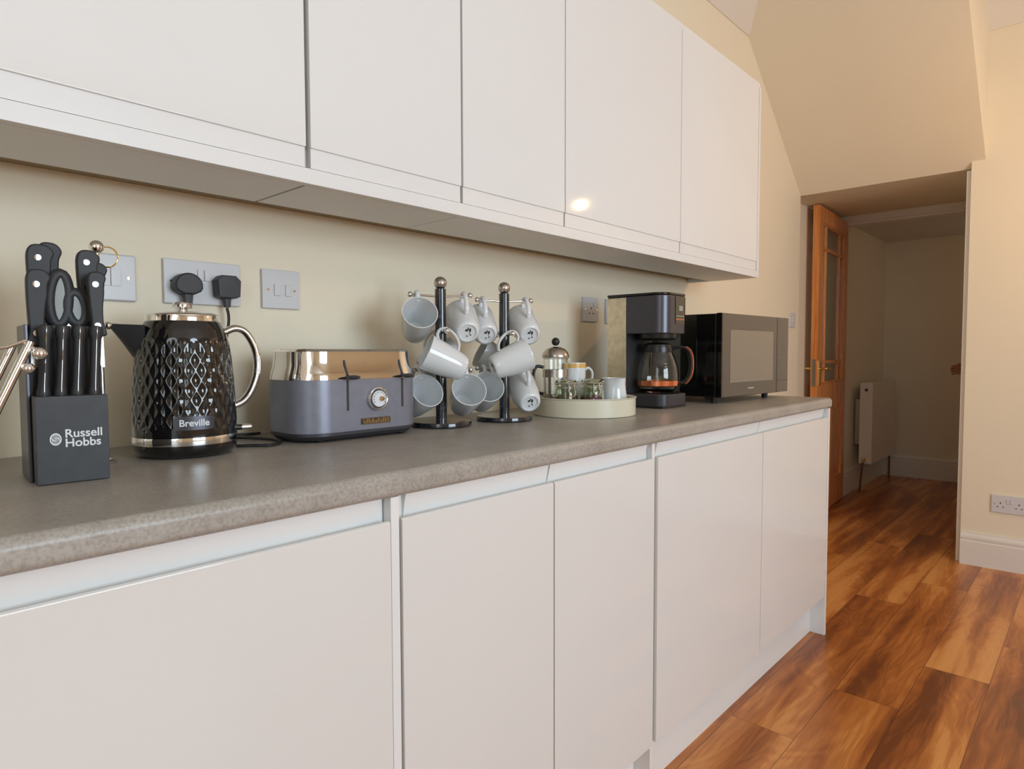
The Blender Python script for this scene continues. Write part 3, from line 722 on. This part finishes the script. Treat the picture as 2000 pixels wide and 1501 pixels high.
hang(T2, AD, -1, 1.215, -AF, 'white mug hanging top left on the farther mug tree, base mark showing')
hang(T2, AD, 1, 1.215, -AF, 'white mug hanging top right on the farther mug tree')
hang(T2, AF, 1, 1.128, AD, 'white mug hanging in front on the farther mug tree, rim to the right', .36)
hang(T2, AF, -1, 1.128, -AD, 'white mug mostly hidden behind the pole of the farther mug tree')
hang(T2, AD, -1, 1.042, AF, 'white mug at lower left of the farther mug tree, opening facing out')
hang(T2, AD, 1, 1.042, -AF, 'white mug at lower right of the farther mug tree beside the cream tray')

# ------------------------------------------------------------------ tray and its contents
TRC = (1.498, -.2746)
MB_ = MB().lathe([(0, .001), (.142, .001), (.1435, .003), (.1435, .047), (.146, .049), (.146, .0505), (.1435, .0512), (.1415, .049), (.141, .005), (0, .0045)], n=96)
tr = MB_.build('round_tray', CREAMT); tr.location = (TRC[0], TRC[1], .91); tag(tr, 'round cream enamel tray with jars and jug on the worktop', 'tray')
ZT = .9153
# french press
fp = thing('french_press', 'glass coffee press with domed metal lid and black knob in tray', 'coffee press', (1.430, -.225, ZT), -.6)
MB().lathe([(0, .010), (.030, .010), (.034, .014), (.034, .150), (.0355, .153), (.0325, .153), (.0322, .016), (0, .0125)], n=48).build('beaker', GLASS, fp)
q = MB(); q.lathe([(.0348, .100), (.0362, .100), (.0362, .122), (.0348, .122)], n=48, closed=True)
q.lathe([(.0348, .008), (.0362, .008), (.0362, .018), (.0348, .018)], n=48, closed=True)
for i in range(4):
    a = PI/4+i*PI/2; q.box(-.004, .004, .0345, .0360, .0, .122, mtx=Matrix.Rotation(a, 4, 'Z'))
q.build('frame', BRUSH, fp)
MB().tube(smooth_path([(-.036, 0, .128), (-.055, 0, .130), (-.064, 0, .11), (-.062, 0, .07), (-.052, 0, .058), (-.036, 0, .054)], 6), .0045, 12).build('handle', BLACKP, fp)
q = MB(); q.lathe([(.0, .154), (.037, .154), (.038, .158), (.037, .163), (.034, .171), (.026, .179), (.014, .184), (0, .186)], n=48); q.build('lid', BRUSH, fp)
MB().lathe([(0, .02), (.0015, .02), (.0015, .192), (0, .192)], n=12).build('plunger_rod', CHROME, fp)
MB().lathe([(0, .045), (.031, .045), (.0315, .050), (.030, .053), (0, .055)], n=40).build('plunger', BRUSH, fp)
MB().ball((0, 0, .199), .0115, 24).build('knob', BLACKP, fp)
MB().prism([(.033, -.006), (.045, 0), (.033, .006)], 'z', .143, .153).build('spout', GLASS, fp)
# clip-top jars
def jar(x, y, label, fill, seed):
    t = thing('clip_top_jar', label, 'jar', (x, y, ZT), seed, 'glass clip-top jars on the cream tray')
    MB().lathe([(0, .001), (.026, .001), (.0300, .005), (.0315, .016), (.0315, .056), (.0285, .068), (.0265, .072), (.0265, .078), (.0245, .078), (.0245, .071), (.0265, .066), (.0293, .055), (.0293, .016), (.027, .006), (0, .004)], n=40).build('body', GREENG, t)
    MB().lathe([(0, .080), (.0275, .080), (.0295, .083), (.0295, .090), (.026, .094), (.012, .092), (0, .0915)], n=40).build('lid', GREENG, t)
    q = MB(); q.tube([(.0285*math.cos(a), .0285*math.sin(a), .0745) for a in [2*PI*i/32 for i in range(32)]], .0012, 8, closed=True)
    q.tube([(.0305*math.cos(a), .0305*math.sin(a), .0865) for a in [2*PI*i/32 for i in range(32)]], .0010, 8, closed=True)
    for s_ in (-1, 1):
        q.tube(smooth_path([(s_*.006, -.0300, .0745), (s_*.010, -.0335, .066), (s_*.006, -.036, .056), (0, -.036, .052)], 4), .0011, 8)
        q.tube([(s_*.008, -.031, .087), (s_*.009, -.032, .070)], .0011, 8)
    q.tube([(-.008, .0305, .087), (-.008, .0305, .0745)], .0011, 8); q.tube([(.008, .0305, .087), (.008, .0305, .0745)], .0011, 8)
    q.build('wire_clip', CHROME, t)
    MB().lathe([(0, .0045), (.0262, .0065), (.0286, .016), (.0286, .048), (.02, .053), (0, .050)], n=28).build('contents', fill, t)
    return t
jar(1.391, -.292, 'glass clip-top jar at left on the tray, before the coffee press', TEA, -.4)
jA = jar(1.452, -.332, 'middle glass clip-top jar on the tray, with dark purple label', TEA, -.5)
jar(1.512, -.296, 'glass clip-top jar on the tray beside the white jug', SUGAR, -.55)
q = MB(); curved_plate(q, .0318, .0324, -PI/2-.55, -PI/2+.35, .022, .050, .003); q.build('label', LABEL, jA)
q = MB()
for a0, z0, dz_ in ((-.40, .030, .012), (-.30, .042, .003), (-.12, .030, .012), (.05, .030, .006)):
    curved_plate(q, .0325, .0328, -PI/2+a0, -PI/2+a0+.10, z0, z0+dz_, .0006)
q.build('label_print', WHITEP, jA)
# teacup with yellow rim
cu = thing('teacup', 'white teacup with yellow band at rim behind the jars', 'cup', (1.545, -.198, ZT), -.55)
MB().lathe([(0, .001), (.020, .001), (.0215, .006), (.028, .020), (.036, .045), (.0385, .085), (.0388, .112), (.0365, .112), (.0360, .085), (.0335, .045), (.022, .012), (0, .008)], n=48).build('body', CERAM, cu)
MB().lathe([(.0382, .100), (.0392, .100), (.0393, .110), (.0383, .110)], n=48, closed=True).build('rim_band', YELLOW, cu)
MB().tube(smooth_path([(.037, 0, .094), (.050, 0, .099), (.062, 0, .088), (.060, 0, .070), (.046, 0, .054), (.037, 0, .052)], 6), 0, 12, flat=(.0045, .0035, (0, 1, 0))).build('handle', CERAM, cu)
for c_ in [o for o in bpy.data.objects if o.parent is cu]: c_.data.transform(Matrix.Scale(1.24, 4, (0, 0, 1)))
# jug
ju = thing('milk_jug', 'small white ceramic milk jug at right end of the tray', 'jug', (1.622, -.312, .9147), .5)
ju.location = (1.587, -.314, .9153)
rings = []
for R, z, sp_ in ((.000, .001, 0), (.030, .001, 0), (.0405, .004, 0), (.0415, .010, 0), (.0395, .035, 0), (.0355, .060, .0), (.0335, .078, .002), (.0345, .092, .007), (.0355, .0955, .009),
               (.0335, .0955, .009), (.0325, .090, .007), (.0315, .078, .002), (.0335, .058, 0), (.0375, .034, 0), (.0385, .012, 0), (0.0, .008, 0)):
    R = max(R, .0004)
    rings.append([((R+sp_*math.exp(-((math.atan2(math.sin(a-PI*1.15), math.cos(a-PI*1.15)))/.32)**2))*math.cos(a), (R+sp_*math.exp(-((math.atan2(math.sin(a-PI*1.15), math.cos(a-PI*1.15)))/.32)**2))*math.sin(a), z) for a in [2*PI*i/48 for i in range(48)]])
q = MB(); loft(q, rings); q.build('body', CERAM, ju, ang=60)
MB().tube(smooth_path([(.030, .012, .082), (.046, .018, .080), (.054, .021, .062), (.050, .019, .040), (.037, .014, .028)], 6), 0, 12, flat=(.0045, .0035, (0, 0, 1))).build('handle', CERAM, ju)

# ------------------------------------------------------------------ coffee machine
cm = thing('coffee_machine', 'dark filter coffee machine with glass jug and copper accents', 'coffee machine', (1.86, -.27, .91))
def dpoly(x0, x1, y0, y1, r, n=10):  # rounded front corners (front = y0)
    out = [(x1, y1), (x0, y1)]
    for i in range(n+1): a = PI+PI/2*i/n; out.append((x0+r+r*math.cos(a), y0+r+r*math.sin(a)))
    for i in range(n+1): a = 3*PI/2+PI/2*i/n; out.append((x1-r+r*math.cos(a), y0+r+r*math.sin(a)))
    return out
MB().prism(dpoly(-.087, .072, -.103, .105, .030), 'z', .006, .044, .003).build('base', CHAR, cm)
MB().box(-.083, .068, -.095, .10, .0006, .006).build('foot', BLACKP, cm)
MB().lathe([(0, .0442), (.060, .0442), (.062, .047), (.058, .049), (0, .049)], (0.012, -.030, 0), 48).build('hot_plate', BLACKG, cm)
col = MB().box(-.084, .068, .033, .105, .044, .351, .002).build('column', BLACKM, cm)
MB().box(-.0868, -.0842, .034, .104, .006, .347, .0008).build('side_panel', STEELSIDE, cm)
MB().box(.0682, .0708, .034, .104, .006, .347, .0008).build('side_panel', STEELSIDE, cm)
MB().prism(dpoly(-.086, .070, -.103, .0325, .040, 14), 'z', .232, .350, .003).build('head', STEELM, cm)
MB().prism(dpoly(-.0868, .0708, -.104, .105, .040, 14), 'z', .3505, .358, .003).build('lid', BLACKG, cm)
q = MB(); q.lathe([(0, .232), (.062, .232), (.060, .218), (.045, .212), (0, .212)], (-.006, -.034, 0), 40); q.build('filter_basket', BLACKP, cm)
# control panel wrapped on the right part of the front
cpn = []
Rr = .0405
path = [(-.022, -.1035)]+[(.030+Rr*math.cos(a), -.063+Rr*math.sin(a)) for a in [3*PI/2+PI/2*i/12 for i in range(13)]]
def wrap(path, off, z0, z1, th=.0012):
    t = bmesh.new(); n = len(path); A = []; 
    for i, p in enumerate(path):
        a = Vector(path[max(i-1, 0)]); b_ = Vector(path[min(i+1, n-1)]); d = (b_-a).normalized(); nn = Vector((d.y, -d.x))
        o_ = Vector(p)+nn*off; i_ = Vector(p)+nn*(off-th)
        A.append([t.verts.new((o_.x, o_.y, z0)), t.verts.new((o_.x, o_.y, z1)), t.verts.new((i_.x, i_.y, z1)), t.verts.new((i_.x, i_.y, z0))])
    for a, b_ in zip(A[:-1], A[1:]):
        for k_ in range(4): t.faces.new((a[k_], a[(k_+1) % 4], b_[(k_+1) % 4], b_[k_]))
    t.faces.new(A[0]); t.faces.new(A[-1][::-1]); bmesh.ops.recalc_face_normals(t, faces=t.faces)
    m = MB(); m._merge(t); return m
pan = wrap(path, .0012, .262, .347).build('control_panel', BLACKG, cm)
wrap(path, .0016, .2755, .2775, .0006).build('copper_line', COPPER, pan)
MB().box(-.002, .022, -.1056, -.1046, .303, .319, .0003).build('display', LED, pan)
q = MB()
for i in range(5): q.box(-.016+i*.010, -.011+i*.010, -.1055, -.1046, .285, .288)
q.build('buttons', SILVERP, pan)
# glass jug of the machine
CJ = (.006, -.026)
cj = MB(); cj.lathe([(0, .050), (.050, .050), (.058, .056), (.0665, .075), (.0675, .098), (.0640, .130), (.054, .160), (.046, .176), (.046, .186), (.0445, .186), (.0445, .1755), (.0522, .159), (.0622, .130), (.0658, .098), (.0648, .076), (.056, .058), (0, .0525)], (CJ[0], CJ[1], 0), 56)
cj = cj.build('carafe', GLASS, cm)
MB().lathe([(.0660, .066), (.0682, .068), (.0690, .084), (.0680, .084), (.0660, .083)], (CJ[0], CJ[1], 0), 56, closed=True).build('copper_band', COPPER, cj)
q = MB(); q.lathe([(.0455, .174), (.0485, .174), (.0485, .190), (.0455, .190)], (CJ[0], CJ[1], 0), 40, closed=True)
q.lathe([(0, .188), (.047, .188), (.045, .198), (.03, .204), (0, .206)], (CJ[0], CJ[1], 0), 40); q.build('carafe_lid', BLACKP, cj)
mk = MB()
for i in range(6): curved_plate(mk, .0676+(.0 if i < 3 else -.003*(i-2)*.6), .0682+(.0 if i < 3 else -.003*(i-2)*.6), PI*1.30-.06, PI*1.30+.06, .092+i*.009, .0935+i*.009, .0004)
for v in mk.bm.verts: v.co += Vector((CJ[0], CJ[1], 0))
mk.build('level_marks', WHITEP, cj)
hd = Vector((.75, -.66, 0)).normalized()
def hpt(d, z): return (CJ[0]+hd.x*d, CJ[1]+hd.y*d, z)
hh = smooth_path([hpt(.047, .186), hpt(.078, .190), hpt(.098, .182), hpt(.1085, .160), hpt(.111, .128), hpt(.104, .096), hpt(.088, .078), hpt(.067, .076)], 7)
MB().tube(hh, 0, 12, flat=(.0095, .0055, (-hd.y, hd.x, 0))).build('carafe_handle', BLACKP, cj)
ho = smooth_path([hpt(.094, .1905), hpt(.1065, .182), hpt(.1155, .160), hpt(.1175, .128), hpt(.111, .094), hpt(.093, .072)], 7)
MB().tube(ho, 0, 12, flat=(.0090, .0040, (-hd.y, hd.x, 0))).build('handle_trim', COPPER, cj)

# ------------------------------------------------------------------ microwave
mw_a = math.atan2(-.026, .512)
mw = thing('microwave', 'black microwave with mirrored door at the right end of the worktop', 'microwave', (2.070, -.419, .91), mw_a)
MWW, MWH, MWZ = .536, .2835, .0215
MB().box(.0, MWW, .022, .345, MWZ, MWZ+MWH-.002, .003).build('casing', BLACKG, mw)
fx0 = .0
dr = MB().box(fx0, .432, .0, .0215, MWZ-.001, MWZ+MWH, .003).build('door', MICRO, mw)
MB().box(.060, .398, -.0007, .001, MWZ+.048, MWZ+.228, .0003).build('door_window', MICROW, dr)
MB().box(.0, .010, -.0005, .0212, MWZ-.0005, MWZ+MWH-.0005, .002).build('door_edge_strip', BLACKG, dr)
cpn = MB().box(.434, MWW, .0, .0215, MWZ-.001, MWZ+MWH, .003).build('control_panel', MICRO, mw)
q = MB()
for r_ in range(8):
    for c_ in range(3): q.box(.452+c_*.026, .466+c_*.026, -.0005, .001, MWZ+.075+r_*.019, MWZ+.0765+r_*.019)
q.box(.484, .488, -.0005, .001, MWZ+.258, MWZ+.262)
q.build('button_marks', mat('dim_print', (.20, .18, .17), .4), cpn)
MB().box(.436, MWW-.002, -.0008, .001, MWZ+.044, MWZ+.0455).build('panel_seam', SOCKD, cpn)
q = MB()
for i in range(7): q.box(.196+i*.0062, .2005+i*.0062, -.0012, .0002, MWZ+.0225, MWZ+.0285-(.0015 if i % 2 else 0))
q.build('brand_mark', SILVERP, dr)
for x_, y_ in ((.035, .045), (.43, .045), (.035, .32), (.50, .32)):
    MB().lathe([(0, .0004), (.010, .0004), (.013, MWZ+.001), (0, MWZ+.001)], (x_, y_, 0), 16).build('foot', BLACKP, mw)

# ------------------------------------------------------------------ open pine door
DL = .80
dv = Vector((.8, .05)).normalized(); da = math.atan2(dv.y, dv.x)
dn = thing('door_1', 'open orange pine door with glass panes and brass lever handles', 'door', (4.385, .0, .006), da)
dn['kind'] = 'structure'
TH = .040; H = 2.008
# stiles, rails (one frame part)
q = MB(); st = .095
q.box(0, st, 0, TH, 0, H, .002); q.box(DL-st, DL, 0, TH, 0, H, .002)
q.box(st, DL-st, 0, TH, H-.10, H, .002); q.box(st, DL-st, 0, TH, 0, .20, .002); q.box(st, DL-st, 0, TH, .72, .87, .002)
q.build('door_frame', PINE, dn)
q = MB()
for x_ in (.205, .575): q.box(x_, x_+.02, .006, TH-.006, .87, H-.10, .003)
for z_ in (1.00, 1.74): q.box(st, DL-st, .006, TH-.006, z_, z_+.022, .003)
for z0_, z1_ in ((.87, .882), (H-.112, H-.10)): q.box(st, DL-st, .004, TH-.004, z0_, z1_, .003)
for x_ in (st, DL-st-.012): q.box(x_, x_+.012, .004, TH-.004, .87, H-.10, .003)
q.build('glazing_bars', PINE, dn)
MB().box(st, DL-st, .017, .023, .872, H-.102).build('glass_panes', DOORG, dn)
q = MB(); q.box(st, DL-st, .014, TH-.014, .20, .72); q.box(.385, .415, .004, TH-.004, .20, .72, .002); q.box(st+.03, .355, .009, TH-.009, .24, .68, .004); q.box(.445, DL-st-.03, .009, TH-.009, .24, .68, .004)
q.build('lower_panels', PINE, dn)
def lever(side):
    y0 = 0 if side < 0 else TH; s_ = side
    q = MB(); q.box(.030, .070, min(y0, y0+s_*.006), max(y0, y0+s_*.006), .86, 1.02, .002)
    q.tube(smooth_path([(.050, y0+s_*.004, .970), (.050, y0+s_*.040, .970), (.056, y0+s_*.046, .970), (.085, y0+s_*.047, .970), (.150, y0+s_*.045, .968)], 5), .0075, 12)
    q.build('lever_handle', BRASS, dn)
lever(-1); lever(1)
MB().box(-.0012, .001, .009, .031, .855, 1.03).build('latch_plate', BRUSH, dn)

# ------------------------------------------------------------------ hall: radiator, person
ra = thing('radiator', 'white panel radiator on the left wall of the hall', 'radiator', (5.53, -.052, .215))
MB().box(.0, .72, .0, .022, .0, .625, .006).build('front_panel', RADM, ra)
MB().box(-.004, .0, .0, .088, .005, .63, .001).build('end_cover', RADM, ra)
MB().box(.72, .724, .0, .088, .005, .63, .001).build('end_cover', RADM, ra)
MB().box(.0, .72, .066, .088, .0, .625, .006).build('rear_panel', RADM, ra)
q = MB()
for i in range(30): q.box(.006+i*.0238, .018+i*.0238, .024, .064, .618, .626)
q.box(.0, .72, .022, .026, .61, .63); q.box(.0, .72, .062, .066, .61, .63); q.build('top_grille', RADM, ra)
MB().lathe([(0, 0), (.012, 0), (.012, .003), (.006, .003), (.006, .001), (0, .001)], n=20, mtx=Matrix.Translation((-.004, .044, .575)) @ Matrix.Rotation(-PI/2, 4, 'Y')).build('end_cap', STEELM, ra)
MB().tube(smooth_path([(-.004, .044, .03), (-.03, .044, .03), (-.036, .05, .02), (-.036, .058, -.06), (-.036, .070, -.213)], 5), .0075, 12).build('inlet_pipe', COPPERP, ra)
MB().tube([(.70, .03, .0), (.70, .03, -.213)], .0075, 12).build('outlet_pipe', COPPERP, ra)
q = MB(); q.tube([(-.045, .044, .03), (-.004, .044, .03)], .012, 14); q.tube([(-.032, .044, .03), (-.032, .044, .055)], .010, 14); q.build('valve', BRASS, ra)
MB().box(.02, .05, .088, .125, .15, .5).build('wall_bracket', BRUSH, ra)

def skin_mesh(name, verts, edges, radii, m, parent=None, root=0, sub=2):
    me = bpy.data.meshes.new(name+'_sk'); me.from_pydata([tuple(v) for v in verts], edges, []); me.update()
    o = bpy.data.objects.new(name, me); COL.objects.link(o)
    o.modifiers.new('s', 'SKIN'); o.modifiers[0].use_smooth_shade = True
    sk = me.skin_vertices[0].data if me.skin_vertices else None
    if sk is None:
        return o
    for i, r_ in enumerate(radii): sk[i].radius = (r_, r_) if not isinstance(r_, tuple) else r_; sk[i].use_root = (i == root)
    ss = o.modifiers.new('d', 'SUBSURF'); ss.levels = sub; ss.render_levels = sub
    dg = bpy.context.evaluated_depsgraph_get(); dg.update(); m2 = bpy.data.meshes.new_from_object(o.evaluated_get(dg))
    bpy.data.objects.remove(o); m2.materials.clear(); m2.materials.append(m); m2.name = name
    for p_ in m2.polygons: p_.use_smooth = True
    ob = bpy.data.objects.new(name, m2); COL.objects.link(ob)
    if parent is not None: ob.parent = parent
    return ob
PX, PY = 5.62, -1.02      # stands in the hall behind the wall; only the hand reaches into view
pe = thing('person', 'person mostly hidden behind the door jamb, one hand showing', 'person', (PX, PY, 0))
V = []; E_ = []; Rr_ = []
def nv(x, y, z, r_, par=None):
    V.append((x, y, z)); Rr_.append(r_); i = len(V)-1
    if par is not None: E_.append((par, i))
    return i
pv = nv(0, 0, .95, (.125, .09)); ab = nv(0, 0, 1.08, (.125, .095), pv); chs = nv(0, 0, 1.28, (.155, .11), ab); nb = nv(0, 0, 1.43, (.07, .06), chs); nk = nv(-.01, 0, 1.50, .052, nb)
hd0 = nv(-.03, 0, 1.565, (.078, .090), nk); hd1 = nv(-.02, 0, 1.66, (.084, .100), hd0); hd2 = nv(-.01, 0, 1.73, (.055, .065), hd1)
for s_ in (-1, 1):
    hpj = nv(-.0, s_*.08, .86, .076, pv); kn = nv(-.02, s_*.10, .50, .058, hpj); an = nv(.02, s_*.10, .09, .038, kn); ft = nv(-.10, s_*.11, .04, .034, an); nv(-.17, s_*.115, .035, .028, ft)
    sh = nv(0, s_*.17, 1.38, .056, chs)
    if s_ > 0:
        el = nv(-.04, .24, 1.12, .043, sh); wr = nv(-.12, .34, .975, .027, el); pm_ = nv(-.135, .375, .962, (.036, .018), wr); kc = nv(-.145, .415, .955, (.040, .015), pm_)
        wrist = wr; hand = (-.145, .415, .955)
    else:
        el = nv(.02, -.25, 1.10, .043, sh); wr = nv(-.01, -.27, .86, .027, el); pm_ = nv(-.02, -.275, .80, (.034, .018), wr); nv(-.025, -.275, .76, (.036, .015), pm_)
body = skin_mesh('body', V, E_, Rr_, SKIN, pe)
def finger(base, pts, r0):
    vs = [base]+pts; es = [(i, i+1) for i in range(len(vs)-1)]
    return vs, es, [r0*(1-.10*i) for i in range(len(vs))]
fv, fe, frr = [], [], []
# reaching hand: four curled fingers and a thumb, grown as separate chains and joined to the body mesh
def add_f(obname, base, pts, r0): 
    vs, es, rs = finger(base, pts, r0); return skin_mesh(obname, vs, es, rs, SKIN, None, 0, 1)
objs = []
hx_, hy_, hz_ = hand
for i in range(4):
    zz = hz_+.026-.0175*i; ln = (.9, 1.0, .95, .78)[i]
    objs.append(add_f('f', (hx_+.004, hy_-.012, zz), [(hx_-.004, hy_+.022*ln, zz+.002), (hx_-.018, hy_+.042*ln, zz-.002), (hx_-.036, hy_+.044*ln, zz-.006), (hx_-.044, hy_+.034*ln, zz-.008)], .0092 if i < 3 else .008))
objs.append(add_f('f', (hx_-.002, hy_-.035, hz_+.02), [(hx_-.020, hy_-.022, hz_+.036), (hx_-.036, hy_-.004, hz_+.040), (hx_-.046, hy_+.012, hz_+.034)], .0105))
bm = bmesh.new(); bm.from_mesh(body.data)
for o_ in objs: bm.from_mesh(o_.data)
bm.to_mesh(body.data); bm.free()
for p_ in body.data.polygons: p_.use_smooth = True
for o_ in objs: bpy.data.objects.remove(o_)
# clothing follows the body
V2 = [(0, 0, .84), (0, 0, 1.08), (0, 0, 1.28), (0, 0, 1.475), (0, .17, 1.385), (-.04, .24, 1.12), (-.085, .295, 1.04), (0, -.17, 1.385), (.02, -.25, 1.10), (-.005, -.268, .92)]
skin_mesh('jumper', V2, [(0, 1), (1, 2), (2, 3), (2, 4), (4, 5), (5, 6), (2, 7), (7, 8), (8, 9)], [(.195, .155), (.172, .132), (.178, .132), (.075, .070), .070, .056, .043, .070, .056, .040], CLOTHD, pe)
V3 = [(0, 0, 1.03), (0, .085, .87), (-.02, .10, .50), (.02, .10, .12), (0, -.085, .87), (-.02, -.10, .50), (.02, -.10, .12)]
skin_mesh('jeans', V3, [(0, 1), (1, 2), (2, 3), (0, 4), (4, 5), (5, 6)], [(.168, .125), .110, .074, .058, .104, .074, .058], CLOTHJ, pe)
for s_ in (-1, 1):
    q = MB(); q.ball((-.07, s_*.11, .045), .05, 20, (2.3, .85, .8)); q.box(-.18, .05, s_*.11-.04, s_*.11+.04, .0005, .014, .006); q.build('shoe', SHOE, pe)
q = MB(); q.ball((.012, 0, 1.70), .098, 28, (1, .86, 1)); q.build('hair', HAIR, pe)
fc = MB()
for s_ in (-1, 1):
    fc.ball((-.098, s_*.032, 1.665), .011, 12); fc.ball((-.015, s_*.082, 1.645), .022, 12, (.8, .35, 1.2))
fc.ball((-.108, 0, 1.635), .016, 12, (1, .7, 1.4)); fc.ball((-.098, 0, 1.598), .018, 12, (.5, 1.2, .3)); fc.build('face_features', SKIN, pe)

# ------------------------------------------------------------------ pendant lamp (hangs right of the frame, seen in the glossy doors)
pl = thing('pendant_lamp', 'brass pendant lamp with warm bulb hanging over the open floor', 'lamp', (3.215, -1.63, CH))
MB().lathe([(0, 0), (.05, 0), (.045, -.02), (0, -.03)], n=32).build('ceiling_rose', BRASS, pl)
MB().tube([(0, 0, -.02), (0, 0, -.765)], .003, 8).build('flex', BLACKP, pl)
MB().lathe([(0, -.765), (.016, -.765), (.018, -.785), (0, -.785)], n=24).build('lamp_holder', BRASS, pl)
for i in range(2):
    q = MB(); q.ball((-.034+.068*i, 0, -.799), .010, 16); q.build('bulb', LAMPG, pl)
